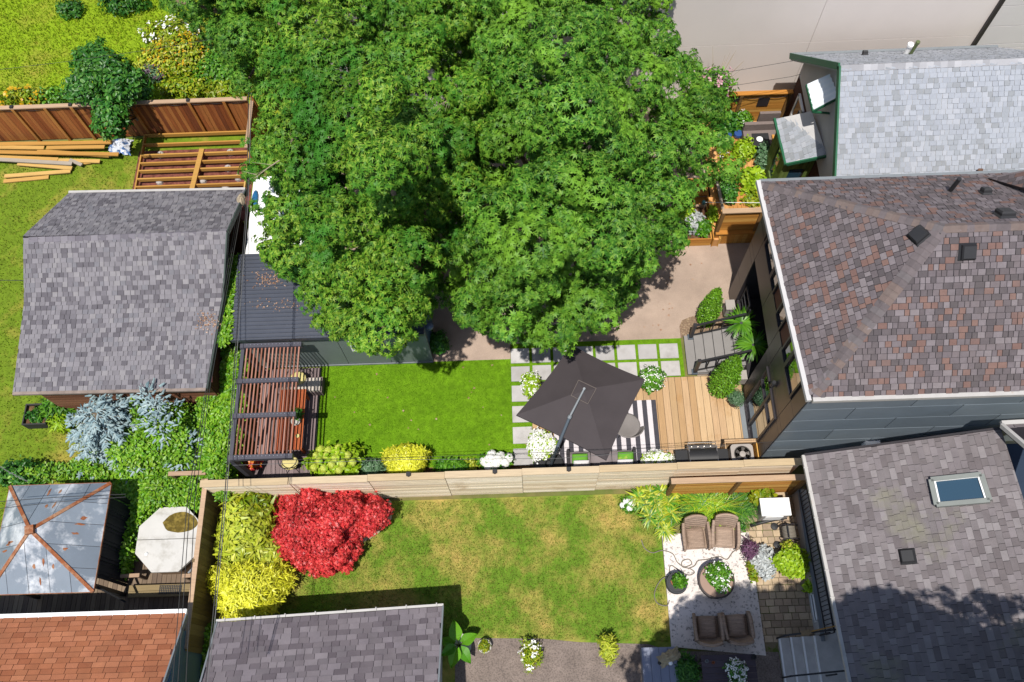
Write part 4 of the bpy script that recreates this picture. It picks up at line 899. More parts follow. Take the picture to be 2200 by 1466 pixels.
blanket('vine_corner', 'vine creeping over the fence corner near the golden shrubs', 'vine', [(455,1040),(495,1040),(492,1075),(470,1080)], 1.5, 1.9, 60, .09, T_LEAF, L_IVY)
# blue spruce
def spruce(px, py, H, Rm):
    b = P(px, py, 0); root = thing('blue_spruce', 'silvery blue spruce rising out of the vines by the garage', 'tree', tuple(b)); pts = []; hd = []; lv = MB()
    lv.tube([b, b+Vector((0,0,H*.9))], [.1,.02], 8)
    for lvl in range(13):
        z = .5+(H-.6)*lvl/12.5; R = Rm*(1-lvl/13)**.55+.12; nb = 13-lvl//2
        for j in range(nb):
            a = j*6.283/nb+lvl*.7+rnd.uniform(-.2,.2); L = R*rnd.uniform(.55,1.12)
            if rnd.random() < .1: continue
            d = Vector((math.cos(a), math.sin(a), rnd.uniform(-.05,.12))); s = b+Vector((0,0,z)); side = Vector((-d.y, d.x, 0)).normalized()
            lv.tube([s, s+d*L], [.02,.006], 4)
            m = max(3, int(L/.11))
            for q in range(1, m+1):
                pos = s+d*(L*q/m)
                for sg in (-1,1):
                    for up in (.1,.5): pts.append(tuple(pos+Vector((rnd.uniform(-.05,.05),rnd.uniform(-.05,.05),rnd.uniform(-.03,.05))))); hd.append(tuple(d*rnd.uniform(.3,1.0)+side*sg*rnd.uniform(.2,1.1)+Vector((0,0,up+rnd.uniform(-.3,.5)))))
            pts.append(tuple(s+d*L)); hd.append(tuple(d))
    for cx_, cy_, cz_, m_ in ((372,880,2.1,30),(402,950,1.7,50),(388,985,1.5,45),(335,905,2.3,70),(330,870,2.4,70),(350,925,2.2,40),(255,985,1.3,50),(300,995,1.4,40),(318,850,2.5,60)):
        c_ = P(cx_, cy_, cz_)
        for k_ in range(m_):
            o_ = Vector((rnd.gauss(0,.17), rnd.gauss(0,.17), rnd.gauss(0,.06))); pts.append(tuple(c_+o_)); hd.append((o_.x*4+rnd.gauss(0,.4)-.3, o_.y*4+rnd.gauss(0,.4)+.3, .5+rnd.gauss(0,.3)))
    A = np.array(pts); Hd = np.array(hd); q = np.tile(np.array([[0,0,1.0]]), (len(A),1)); leaves('crown', root, A, q, NR.uniform(.08,.2,len(A)), T_NEEDLE, L_BLU, head=Hd, jit=.05, wid=.3)
    build(lv, 'trunk', root, m_bark)
spruce(285, 945, 2.6, 1.45)
blanket('climbing_vine', 'vine climbing through the middle of the blue spruce', 'vine', [(255,870),(300,850),(330,890),(400,880),(420,930),(425,1000),(330,1005),(250,1005),(225,960),(280,920)], 1.3, 2.7, 900, .11, T_LEAF, L_IVY)
# golden shrubs in the lower garden
bush('golden_cypress', 'olive-gold feathery cypress beside the weathered fence', 528, 1135, (.72,1.15,.95), 520, .24, T_BLADE, L_OLG, k=8, zc=.7, droop=.5)
bush('golden_cypress', 'brilliant yellow dwarf cypress next to the grey garage roof', 540, 1262, (1.05,.85,.95), 900, .13, T_BLADE, L_YEL, k=9, zc=.65, droop=-.1)
bush('golden_cypress', 'feathery olive-yellow cypress spray linking the two golden shrubs', 580, 1205, (.5,.55,.6), 240, .22, T_BLADE, L_OLG, k=8, zc=.45, droop=.5)
bush('golden_cypress', 'small ragged golden cypress in the corner below the bleached fence', 555, 1088, (.55,.35,.8), 170, .24, T_BLADE, L_WEED, k=7, zc=.7, droop=.5)
# bed along the bleached fence
bush('lime_hydrangea', 'hydrangea with lime green flower heads by the pergola deck', 718, 995, (.78,.52,.5), 300, .14, T_LEAF, L_LIME, zc=.6, heads=(16,.11,L_LH))
bush('low_shrub', 'small grey-green shrub between the hydrangea and the yellow bush', 800, 1006, (.4,.28,.28), 110, .1, T_LEAF, L_GRY, zc=.3)
bush('yellow_bush', 'round golden yellow bush against the bleached fence', 872, 990, (.62,.46,.5), 600, .12, T_BLADE, L_YEL, zc=.6, k=9)
bush('low_shrub', 'low bright green plants right of the yellow bush', 968, 1003, (.48,.22,.2), 120, .11, T_LEAF, L_MID, zc=.22)
bush('white_hydrangea', 'hydrangea with big white heads next to the square pavers', 1064, 993, (.5,.25,.28), 120, .12, T_LEAF, L_MID, zc=.4, heads=(9,.13,L_WHT))
bush('low_shrub', 'tuft of reddish ground cover before the white hydrangea', 1010, 1000, (.25,.18,.12), 50, .08, T_LEAF, L_OLG, zc=.12)
bush('corner_shrub', 'dark rounded shrub at the corner of the metal shed', 942, 738, (.28,.34,.35), 160, .1, T_LEAF, L_DK, zc=.35)
# cedars and ferns by the steps
def cedar(label, x, y, h, r, z0=0, sq=1.0):
    root = thing('columnar_cedar', label, 'shrub', (x,y,z0), 'cedars by the steps'); n = 1500; t = NR.random(n)**.8; a = NR.uniform(0,6.283,n); R = r*np.clip(np.sin(np.pi*np.clip(t*.8+.2,0,1))**.7,.12,1)*NR.uniform(.85,1.08,n)*(1-.25*t)
    A = np.stack([x+R*np.cos(a)*sq, y+R*np.sin(a), z0+.05+t*h], 1); q = np.stack([np.cos(a), np.sin(a), np.full(n,.5)], 1); p, b, hd = rosettes(A, q, 5, -.2, .03); leaves('foliage', root, p, b, .06*NR.uniform(.7,1.3,len(p)), T_DIAM, L_CED, head=hd, jit=.3)
    build(MB().tube([(x,y,z0),(x,y,z0+h*.8)], [.05,.02], 6), 'stem', root, m_bark)
L_CED = LEAF('cedar_spray', ['66a420','80bc2a','9ad23a','549020'], var=.2, scale=1.5)
cedar('columnar green cedar beside the pebble drive above the steps', 5.75, 11.45, 2.1, .29); cedar('fat green cedar on the deck below the steps', 5.88, 9.05, 2.5, .37, .14)
def fern(label, px, py, z, n=46, L=.55, mat=None, pot=True, name='potted_fern', cat='fern', up=.55, wd=.16):
    c = P(px, py, z); root = thing(name, label, cat, (c.x,c.y,z-.35 if pot else z)); a = NR.uniform(0,6.283,n); u = NR.uniform(up-.35,up+.6,n); hd = np.stack([np.cos(a), np.sin(a), u], 1); A = np.tile(np.array(c), (n,1))+hd*.05
    V = []; k = 6; T = tpl([(s*(1-abs(i/k-.4)*1.2)*.5 if i < k else 0, i/k, -.55*(i/k)**2) for i in range(k+1) for s in (-1,1)], [(2*i,2*i+1,2*i+3,2*i+2) for i in range(k)])
    leaves('frond', root, A, np.stack([-np.cos(a)*u*.6, -np.sin(a)*u*.6, np.ones(n)], 1), L*NR.uniform(.7,1.2,n), T, mat or L_MID, head=hd, jit=.1, wid=wd*1.6)
    if pot: build(MB().lathe((c.x,c.y,z-.35), [(.14,0),(.2,.3),(.21,.36),(.17,.36)], 14), 'pot', root, m_pot)
    return root
fern('large potted fern at the upper end of the porch steps', 1592, 695, 1.25, 130, .42, L_MID, wd=.075); fern('second potted fern leaning over the porch beside the fat cedar', 1618, 742, 1.25, 130, .42, L_MID, wd=.075)
bush('topiary_ball', 'clipped round topiary in a grey pot beside the glass door', 1581, 856, (.24,.24,.24), 200, .05, T_DIAM, L_GRY, z0=.15, zc=.55, pot=(.2,.36,m_pot), cat='topiary')
# flower pots on the terrace
bush('flower_pot', 'pot of white blossom half hidden behind the umbrella', 1140, 826, (.26,.36,.26), 120, .1, T_LEAF, L_LIME, z0=.03, zc=.4, pot=(.2,.36,m_wpot), flowers=(60,.05,L_WHT), cat='flowers')
bush('flower_pot', 'pot of leafy white flowers right of the umbrella', 1400, 815, (.34,.36,.28), 170, .11, T_LEAF, L_MID, z0=.14, zc=.5, pot=(.22,.36,m_wpot), flowers=(70,.05,L_WHT), cat='flowers')
bush('flower_pot', 'big round pot brimming with white petunias left of the sofa', 1163, 958, (.4,.42,.34), 150, .1, T_LEAF, L_LIME, z0=.14, zc=.5, pot=(.26,.38,m_wpot), flowers=(330,.06,L_WHT), cat='flowers')
bush('flower_planter', 'low wooden planter of white flowers between sofa and barbecue', 1412, 988, (.42,.2,.22), 120, .09, T_LEAF, L_LIME, z0=.14, zc=.45, pot=(.22,.26,m_bltop), flowers=(190,.06,L_WHT), cat='flowers')
# back garden weeds and flower bed
for i, (lab, px, py, r, mt, fl) in enumerate((
    ('yellow-flowered bush in the middle of the wild bed', 395, 120, (1.3,.9,.6), L_WEED, (120,.08,L_FLY)), ('white-flowered weeds at the top of the wild bed', 370, 72, (1.1,.6,.5), L_WEED, (70,.08,L_WHT)),
    ('leafy weeds beside the maple at the end of the wild bed', 480, 150, (.9,.9,.6), L_MID, None), ('pale green weeds just above the fence corner', 490, 196, (1.0,.4,.5), L_WEED, None),
    ('gold-tipped weeds next to the young dark tree', 345, 130, (.8,.7,.5), L_OLG, (40,.07,L_FLY)), ('broad yellow-green weeds along the fence top', 405, 190, (1.1,.45,.4), L_WEED, None),
    ('grey-violet lavender clump in the wild bed', 328, 160, (.5,.35,.35), L_GRY, (50,.06,L_PUR)), ('yellow lilies peeping over the brown fence', 55, 216, (1.0,.3,.6), L_WEED, (20,.12,L_FLY)),
    ('green weeds left of the young tree above the fence', 120, 214, (.9,.3,.6), L_MID, None), ('dark low shrub at the top left of the long grass', 150, 20, (.55,.4,.4), L_DK, None),
    ('dark shrub at the top edge next to the blue-green maple', 265, 6, (.9,.5,.6), L_DK, None))):
    bush('wild_shrub', lab, px, py, r, int(190*r[0]*r[1]/.5), .13, T_LEAF, mt, flowers=fl, k=4)

# neighbour's deck plants
for lab, px, py, r, z0, mt, sz, fl in (
    ('leafy green shrub under the cedar fence with the grille', 1590, 262, (.38,.34,.4), .3, L_MID, .13, (12,.06,L_WHT)), ('dark strappy plant left of that leafy shrub', 1562, 268, (.4,.3,.4), .3, L_DK, .16, None),
    ('lime green shrub in the middle of the cedar deck', 1598, 322, (.36,.34,.4), .3, L_LIME, .12, None), ('grey-green shrub against the olive porch', 1640, 340, (.25,.42,.45), .3, L_GRY, .12, None),
    ('large-leaved lime plant by the corner of the hip roof', 1618, 388, (.34,.42,.35), .3, L_LIME, .2, None), ('fine-leaved green shrub next to the grey post', 1562, 402, (.36,.6,.5), .2, L_DK, .1, None),
    ('speckled plants hugging the house end of the cedar screen', 1622, 432, (.4,.2,.3), .2, L_WEED, .11, None), ('pale hosta clump in the raised planter', 1490, 478, (.3,.34,.22), .42, L_SIL, .15, None), ('emerald leafy plant in the planter corner', 1508, 490, (.24,.22,.22), .42, L_MID, .15, None),
    ('feathery green plant at the maple end of the planter', 1474, 458, (.22,.34,.3), .42, L_LIME, .1, None), ('small lime plant in the narrow trough', 1531, 462, (.1,.22,.2), .42, L_LIME, .11, None), ('flowering plants at the edge of the deck under the maple', 1552, 318, (.15,.4,.2), .3, L_WEED, .1, (20,.06,L_WHT))):
    bush('deck_plant', lab, px, py, r, int(60+520*r[0]*r[1]), sz, T_LEAF, mt, z0=z0, flowers=fl, group='plants on the neighbour deck')
rs = bush('rose_bush', 'airy pink rose bush with bare twigs before the pale wall', 1532, 195, (.7,.55,.9), 150, .13, T_LEAF, L_MID, zc=1.9, flowers=(26,.1,L_PNK)); t = MB(); c = ORG[rs]
for k in range(16):
    a = rnd.uniform(0,6.28); s = Vector((c.x,c.y,1.6)); e = s+Vector((math.cos(a)*.8, math.sin(a)*.7+.15, rnd.uniform(.9,1.5))); t.tube([s, s.lerp(e,.5)+Vector((0,0,.15)), e], [.014,.01,.004], 4)
build(t, 'bare_twig', rs, m_dead)
# lower patio plants
def clump(name, label, cat, spots, z, n, L, wd, mat, up):
    A = []; H = []; N_ = []
    for px, py in spots:
        c = np.array(P(px, py, z)); a = NR.uniform(0,6.283,n); u = NR.uniform(up-.35,up+.7,n); h = np.stack([np.cos(a),np.sin(a),u],1); A.append(np.tile(c,(n,1))+h*.04+NR.normal(0,.03,(n,3))); H.append(h); N_.append(np.stack([-np.cos(a)*u*.6,-np.sin(a)*u*.6,np.ones(n)],1))
    A = np.concatenate(A); H = np.concatenate(H); N_ = np.concatenate(N_); A[:,2] = np.maximum(A[:,2],.03); k = 5
    T = tpl([(s*(1-abs(i/k-.4)*1.2)*.5 if i < k else 0, i/k, -.7*(i/k)**2) for i in range(k+1) for s in (-1,1)], [(2*i,2*i+1,2*i+3,2*i+2) for i in range(k)])
    root = thing(name, label, cat, (A[:,0].mean(), A[:,1].mean(), 0)); sz = L*NR.uniform(.65,1.25,len(A)); leaves('blade' if wd < .03 else 'frond', root, A, N_, sz, T, mat, head=H, jit=.08, wid=wd/sz)
    t = MB()
    for px, py in spots: c = P(px,py,z); t.tube([(c.x,c.y,0),(c.x,c.y,max(z,.05))], .03, 5)
    build(t, 'crown_base', root, m_stem)
clump('ornamental_grass', 'spiky green grass clump in the wild bed', 'grass clump', [(432,148),(444,155)], .15, 90, .7, .03, L_MID, 1.1)
clump('golden_fern', 'sprawling golden fern patch left of the ornamental grass', 'fern', [(1372,1068),(1395,1060),(1420,1058),(1385,1085),(1412,1088),(1436,1080),(1395,1110),(1420,1118),(1440,1105),(1428,1138),(1408,1072),(1445,1060)], .4, 60, .26, .045, [L_WEED, L_MID, L_OLG], .4)
clump('ornamental_grass', 'dense arching ornamental grass in front of the cedar screen', 'grass clump', [(1490,1075),(1510,1082),(1530,1078),(1500,1098),(1525,1100),(1548,1092)], .15, 150, .62, .022, [L_MID, L_LIME, L_WEED], .9)
clump('ornamental_grass', 'finer ornamental grass beside the white cabinet', 'grass clump', [(1572,1080),(1592,1086),(1608,1078),(1585,1100)], .12, 120, .5, .016, [L_DK, L_MID], .9)
bush('white_globes', 'cluster of white globe flowers at the lawn edge', 1350, 1085, (.22,.22,.2), 50, .1, T_LEAF, L_MID, heads=(5,.08,L_WHT), cat='flowers')
bush('hosta', 'bright rosette hosta behind the white cabinet', 1638, 1066, (.3,.22,.25), 70, .16, T_LEAF, L_WEED, zc=.45)
bush('purple_heather', 'purple-leaved potted plant at the slab edge', 1612, 1180, (.2,.32,.22), 60, .12, T_BLADE, L_PUR, zc=.35, pot=(.18,.26,m_terra))
bush('dusty_miller', 'silver-white dusty miller cascading beside the purple plant', 1642, 1208, (.3,.42,.2), 170, .1, T_LEAF, L_SIL, zc=.3)
bush('green_sedum', 'yellow-green sedum between the slab and the dusty miller', 1618, 1225, (.14,.3,.16), 70, .08, T_LEAF, L_WEED, zc=.2, pot=(.15,.2,m_terra))
bush('potted_shrub', 'lime green shrub tumbling from a dark pot on the bricks', 1702, 1208, (.46,.4,.3), 260, .1, T_LEAF, L_LIME, zc=.5, pot=(.3,.42,m_pot))
bush('potted_shrub', 'tiny flowering pot at the corner beside the wicker chairs', 1590, 1131, (.12,.12,.1), 30, .08, T_LEAF, L_DK, zc=.32, pot=(.15,.26,m_wpot))
bush('potted_shrub', 'reddish potted plant below the hose reel', 1694, 1175, (.15,.15,.15), 50, .08, T_LEAF, L_OLG, zc=.35, pot=(.14,.25,m_pot))
bush('potted_shrub', 'small black pot with a pale leaf near the railing', 1740, 1262, (.1,.1,.1), 14, .14, T_LEAF, L_LIME, zc=.35, pot=(.14,.26,m_black))
bush('potted_shrub', 'feathery green shrub beside the dark bench table', 1476, 1442, (.34,.4,.3), 260, .1, T_BLADE, L_DK, zc=.5, pot=(.24,.34,m_pot))
bush('potted_shrub', 'sprawling flowering pot standing on the gravel yard', 1142, 1405, (.3,.42,.26), 80, .11, T_BLADE, L_WEED, zc=.35, pot=(.24,.3,m_terra), flowers=(24,.06,L_WHT))
bush('potted_shrub', 'yellow-green potted shrub on the gravel near the storage box', 1306, 1394, (.24,.34,.45), 120, .13, T_BLADE, L_OLG, zc=.45, pot=(.2,.28,m_pot))
bush('potted_shrub', 'small round pot of fine grass on the gravel', 1041, 1388, (.13,.14,.12), 60, .09, T_BLADE, L_WEED, zc=.33, pot=(.19,.3,m_wpot))
# elephant ear with leaves one by one
ee = P(988,1388,.3); eer = thing('elephant_ear', 'potted elephant ear with huge leaves at the corner of the grey roof', 'plant', (ee.x,ee.y,0)); build(MB().lathe((ee.x,ee.y,0), [(.22,0),(.3,.34),(.32,.4),(.26,.4)], 18), 'pot', eer, m_wpot)
L_EE = LEAF('big_leaf', ['58a018','7cc028','4c9016'], var=.2, scale=2); V = []; F = []; k = 8
prof = [.1,.3,.36,.35,.31,.26,.19,.1,0]
for i, w_ in enumerate(prof):
    y = i/8; V += [(-w_*1.0, y-.1*(1 if i == 0 else 0), .06-.35*y*y), (0, y, -.04-.35*y*y), (w_, y-.1*(1 if i == 0 else 0), .06-.35*y*y)]
for i in range(8): F += [(3*i,3*i+1,3*i+4,3*i+3),(3*i+1,3*i+2,3*i+5,3*i+4)]
lm = bpy.data.meshes.new('leaf'); lm.from_pydata(V, [], F); lm.materials.append(L_EE); lm.update(); st = MB()
for a, el, s, zz in ((1.75,.15,.5,1.05),(4.4,.1,.5,.9),(5.3,.05,.46,.8),(.5,.0,.45,.75),(2.9,.1,.42,.8),(3.7,.15,.4,.95)):
    d = Vector((math.cos(a), math.sin(a), el)).normalized(); p = Vector((ee.x,ee.y,zz))+d*.12; sd2 = d.cross(Vector((0,0,1))).normalized(); n = sd2.cross(d); inst('leaf', eer, lm, p, Matrix((sd2, d, n)).transposed(), (s,s,s)); st.tube([(ee.x,ee.y,.35), tuple(p)], [.02,.012], 5)
build(st, 'stem', eer, m_stem)
bush('garage_fern', 'fern growing against the brown siding of the left garage', 120, 880, (.5,.35,.4), 80, .2, T_BLADE, L_MID, zc=.4)
bush('garage_fern', 'dense leafy fern between planter box and spruce', 135, 905, (.35,.35,.3), 60, .2, T_BLADE, L_LIME, zc=.3)
bush('dark_shrub', 'dark green shrub at the left edge above the gazebo', 40, 1020, (.9,.4,.5), 160, .13, T_LEAF, L_DK, zc=.5)
# ================================================================= OBJECTS
m_lum = wood('fresh_lumber', ['d6a85c','cc9c50','deb46a','c89448'], 'x', var=.14); m_lumy = wood('joist_lumber', ['d2a050','c89446'], 'x', var=.14)
# deck frame under construction
df = thing('unfinished_deck', 'unfinished timber deck frame over red-brown soil', 'deck frame', (-11.4,18,0))
jy = [19.33,18.92,18.46,18.12,17.80,17.46,17.14,16.8]
for i, y in enumerate(jy): pbox('joist', df, (-11.35, y, .24), (3.75,.05,.15), m_lumy)
pbox('rim_joist', df, (-13.25,18.05,.24), (.05,2.6,.15), m_lum); pbox('rim_joist', df, (-9.45,18.05,.24), (.05,2.6,.15), m_lum)
b0, b1 = P(433,322,.38), P(410,408,.38); pbeam('beam', df, b0+Vector((0,.05,-.03)), b1+Vector((0,-.25,-.03)), .17, .06, m_lum)
m_foot = M('concrete_footing', 'c8c0bc', rough=.9, var=.15, scale=8)
FL = ('left footing in the soil bay nearest the grey garage roof','footing in the upper left bay of the timber frame','pair footing touching the grey roof edge left of the beam','footing just right of the crossing beam','footing at the far right end of the frame','footing in the upper right bay of the frame','footing in the middle of the right bays','footing by the roof edge in the right bay')
for k, (px, py) in enumerate(((343,390),(345,333),(365,407),(436,388),(512,382),(495,328),(490,362),(485,403))):
    p = P(px, py, .05); t = MB(); t.lathe((p.x,p.y,0), [(.14,0),(.13,.1),(.09,.14)], 8); t.box((p.x,p.y,.16), (.1,.05,.06))
    build(t, 'concrete_footing', None, m_foot, label=FL[k], cat='footing', group='footings under the deck frame')
# lumber pile
L_ = (('topmost plank of the lumber pile along the fence',(0,310),(240,306),.3),('second plank of the pile below the fence',(0,317),(95,318),.28),('short plank behind the plastic bag',(100,318),(225,316),.26),
      ('long plank in the middle of the lumber pile',(0,327),(255,332),.3),('plank ending beside the plastic bag',(80,325),(235,335),.22),('half-buried plank in the pile',(0,338),(125,343),.16),
      ('short plank end sticking out of the pile',(120,345),(215,347),.14),('grey weathered plank at the front of the pile',(0,343),(155,352),.24),('orange plank under the grey weathered one',(38,352),(155,362),.14),
      ('upper of the two loose planks on the grass',(10,379),(152,368),.1),('lower of the two loose planks on the grass',(8,390),(105,381),.05),('stubby offcut at the end of the pile',(180,350),(195,348),.1))
m_gp = wood('grey_plank', ['b4a898'], 'x')
for i, (lab, a, b, z) in enumerate(L_):
    pa, pb_ = P(*a, z), P(*b, z)
    if a[0] == 0: pa = pa+(pa-pb_).normalized()*.8
    build(MB().beam(pa, pb_, .14, .045), 'lumber_plank', None, m_gp if 'grey' in lab and 'under' not in lab else m_lum, label=lab, cat='plank', group='planks in the lumber pile')
build(MB().beam(P(150,344,.18), P(176,355,.18), .12, .05), 'lumber_plank', None, m_gp, label='pale grey offcut lying across the pile end', cat='plank', group='planks in the lumber pile')
# crumpled plastic bag
c = P(257,314,.15); t = MB(); V = []; n = 14; 
for i in range(n):
    for j in range(n):
        u, v = (i/(n-1)-.5)*2, (j/(n-1)-.5)*2; rr = max(0,1-(u*u+v*v)*.55); V.append((c.x+u*.38+rnd.uniform(-.04,.04), c.y+v*.33+rnd.uniform(-.04,.04), .02+.3*rr+rnd.uniform(-.07,.07)*rr))
t.add(V, [(i*n+j,(i+1)*n+j,(i+1)*n+j+1,i*n+j+1) for i in range(n-1) for j in range(n-1)])
build(t, 'plastic_bag', None, M('blue_white_plastic', 'e4e8f0', rough=.3, var=.1, patch='5a80b8', pscale=3.5, pfac=(.5,.56)), label='crumpled blue and white plastic bag by the lumber', cat='bag')
# planter box by the garage
c = P(82,893,.25); pl = thing('planter_box', 'dark square planter box near the left garage', 'planter', (c.x,c.y,0)); m_pb2 = wood('black_board', ['3a3a3a','444240'], 'x')
for s in (-1,1): pbox('side_board', pl, (c.x,c.y+s*.32,.2), (.74,.04,.4), m_pb2); pbox('side_board', pl, (c.x+s*.35,c.y,.2), (.04,.6,.4), m_pb2)
build(MB().box((c.x,c.y,.15), (.66,.6,.24)), 'soil', pl, m_soil); p, q = dome(60, (c.x,c.y,.28), (.28,.26,.15), .1); a, b, h = rosettes(p, q, 4, .2, .04); leaves('foliage', pl, a, b, .12, T_LEAF, L_DK, head=h)
# hot tub
hx, hy, hr = -10.17, 4.88, .98; ht = thing('hot_tub', 'octagonal hot tub under a white folding cover', 'hot tub', (hx,hy,.14)); m_vin = M('white_vinyl', 'dcdad6', rough=.45, var=.08, scale=2, patch='bcb8b0', pscale=2.2, pfac=(.5,.7)); m_tub = M('tub_shell', '8a7058', rough=.7, var=.1)
oc = [(hx+hr*math.cos(math.pi/8+k*math.pi/4), hy+hr*math.sin(math.pi/8+k*math.pi/4)) for k in range(8)]; oci = [(hx+(x-hx)*.94, hy+(y-hy)*.94) for x, y in oc]
build(MB().prism(oci, .14, .8), 'shell', ht, m_tub)
up = clip(oc, [(hx-2,hy+.01),(hx+2,hy+.01),(hx+2,hy+2),(hx-2,hy+2)]); dn = clip(oc, [(hx-2,hy-2),(hx+2,hy-2),(hx+2,hy-.01),(hx-2,hy-.01)])
build(MB().prism(up, .8, .89), 'cover_half', ht, m_vin); build(MB().prism(dn, .8, .9), 'cover_half', ht, m_vin)
c = P(388,1122,.9); poly = [(c.x+.5*math.cos(k*.3307)*rnd.uniform(.93,1.05), c.y-.05+.33*(math.sin(k*.3307) if math.sin(k*.3307) > 0 else math.sin(k*.3307)*.75)*rnd.uniform(.95,1.05)) for k in range(19)]
build(MB().prism(poly, .893, .897), 'leaf_puddle', None, M('puddle', '6a5a20', rough=.25, var=.35, scale=9, patch='94803a', pscale=5), label='brown puddle of wet leaves on the tub cover', cat='puddle')
build(MB().lathe((hx-.58,hy-.4,.9), [(.045,0),(.05,.02),(.03,.04)], 8), 'cover_knob', ht, m_white)
pbeam('cover_lifter', ht, (hx+.65,hy-.95,.86), (hx+1.0,hy-.55,.86), .05, .04, m_trim)
hb = thing('tub_step', 'long timber step with a black rubber mat in front of the tub', 'step', (-10.4,3.55,.14)); 
for k in range(2): pbox('tread', hb, (-10.3, 3.47+.17*k, .34), (2.1,.16,.04), wood('step_board', ['a8946c','98845e'], 'x'))
for x in (-11.2,-9.4): pbox('riser', hb, (x,3.55,.23), (.06,.3,.18), m_wd)
t = MB(); c = P(366,1267,.37)
for i in range(13): t.box((c.x-.3+.05*i,c.y,.372), (.02,.24,.012))
for i in range(6): t.box((c.x,c.y-.11+.045*i,.373), (.64,.016,.01))
build(t, 'rubber_mat', None, m_black, label='perforated black rubber mat lying on the tub step', cat='mat')
for lab, a, b in (('left weathered rail piece below the hot tub',(235,1240),(300,1236)),('right weathered rail piece beside the fence',(392,1238),(425,1236))):
    pa, pb_ = P(*a,.75), P(*b,.75); r_ = thing('tub_rail', lab, 'railing', (pa.x,pa.y,.14), 'rails in front of the tub'); pbeam('top_rail', r_, pa, pb_, .1, .05, m_fcap)
    for q in (.08,.92): p = pa.lerp(pb_,q); pbox('post', r_, (p.x,p.y,.44), (.08,.08,.6), m_wd)
# pergola furniture
m_tbl = wood('red_table', ['b4502c','c05c34','a84826','c86a3c'], 'y', var=.16)
ta, tb_, tcn = P(658,836,.75), P(651,966,.75), P(604,837,.75); tw, tl = ta.x-tcn.x, ta.y-tb_.y
tt = thing('dining_table', 'red cedar dining table under the pergola slats', 'table', ((ta.x+tcn.x)/2,(ta.y+tb_.y)/2,.1))
for k in range(7): pbox('plank', tt, (tcn.x+tw*(k+.5)/7, (ta.y+tb_.y)/2, .735), (tw/7-.008, tl, .03), m_tbl)
for sx in (.08,tw-.08):
    for sy in (.1,tl-.1): pbox('leg', tt, (tcn.x+sx, tb_.y+sy, .41), (.07,.07,.62), m_tbl)
def chair(label, x, y, rz, mcush, grp='dining chairs under the pergola'):
    r_ = thing('dining_chair', label, 'chair', (x,y,.1), grp); R = Matrix.Rotation(rz,3,'Z')
    def W(a,b,c): v = R @ Vector((a,b,0)); return (x+v.x,y+v.y,.1+c)
    t = MB(); n = 16; prof = [(0,.42),(.2,.42),(.235,.44),(.24,.47),(.2,.49),(0,.5)]
    t.lathe((x,y,.1), [(max(.01,a),b) for a,b in prof], n, sx=1.05, sy=.9); build(t, 'seat', r_, mcush, smooth=True)
    t = MB(); arc = [W(.27*math.cos(a),.25*math.sin(a),.74) for a in [math.pi*(.0+.1*k) for k in range(11)]]; t.tube(arc, .014, 6); build(t, 'backrest', r_, m_black)
    for k in range(5):
        a = math.pi*(.15+.175*k); build(MB().tube([W(.24*math.cos(a),.22*math.sin(a),.44), W(.27*math.cos(a),.25*math.sin(a),.74)], .008, 5), 'spindle', r_, m_black)
    for a in (.8,2.35,3.9,5.5): build(MB().tube([W(.17*math.cos(a),.15*math.sin(a),.42), W(.27*math.cos(a),.26*math.sin(a),0)], .011, 5), 'leg', r_, m_black)
m_cu = M('cream_cushion', 'e8d890', rough=.85, var=.08)
c = P(624,996,.5); chair('dining chair with a cream cushion below the last pergola beam', c.x, c.y, math.pi, m_cu); c = P(642,822,.5); chair('dining chair with a cream seat at the far end of the table', c.x-.02, c.y+.12, 0, m_cu)
bn = thing('garden_bench', 'bench with pale cushions at the shed end of the pergola', 'bench', (-7.2,9.6,.1)); m_pale = M('pale_cushion', 'd8ccc0', rough=.9, var=.08)
for k in range(3): build(MB().box((-7.35+.42*k,9.55,.45), (.4,.42,.12)), 'cushion', bn, m_pale)
build(MB().box((-6.95,9.58,.24), (1.35,.5,.28)), 'base', bn, m_cd)
c = P(636,906,.8); build(MB().lathe((c.x,c.y,.752), [(.06,0),(.12,.05),(.14,.1),(.12,.1),(.05,.02)], 14), 'bowl', None, m_wpot, label='pale bowl standing on the red table', cat='bowl')
bush('table_plant', 'little dark potted plant on the red table', 637, 890, (.13,.12,.14), 60, .08, T_LEAF, L_DK, z0=.752, zc=.92, pot=(.08,.12,m_pot), cat='plant'); bush('orange_flowers', 'pot of orange flowers at the foot of the pergola post', 545, 995, (.2,.16,.2), 50, .1, T_LEAF, L_RED, z0=.1, zc=.45, pot=(.16,.3,m_pot), flowers=(40,.07,LEAF('orange_petal', ['f08020','f0a030'], trans=.2, var=.1)), cat='flowers')
build(MB().lathe((P(640,938,.75).x,P(640,938,.75).y,.752), [(.05,0),(.06,.06),(.045,.06)], 10), 'cup', None, m_cu, label='small cream cup on the red table', cat='cup')
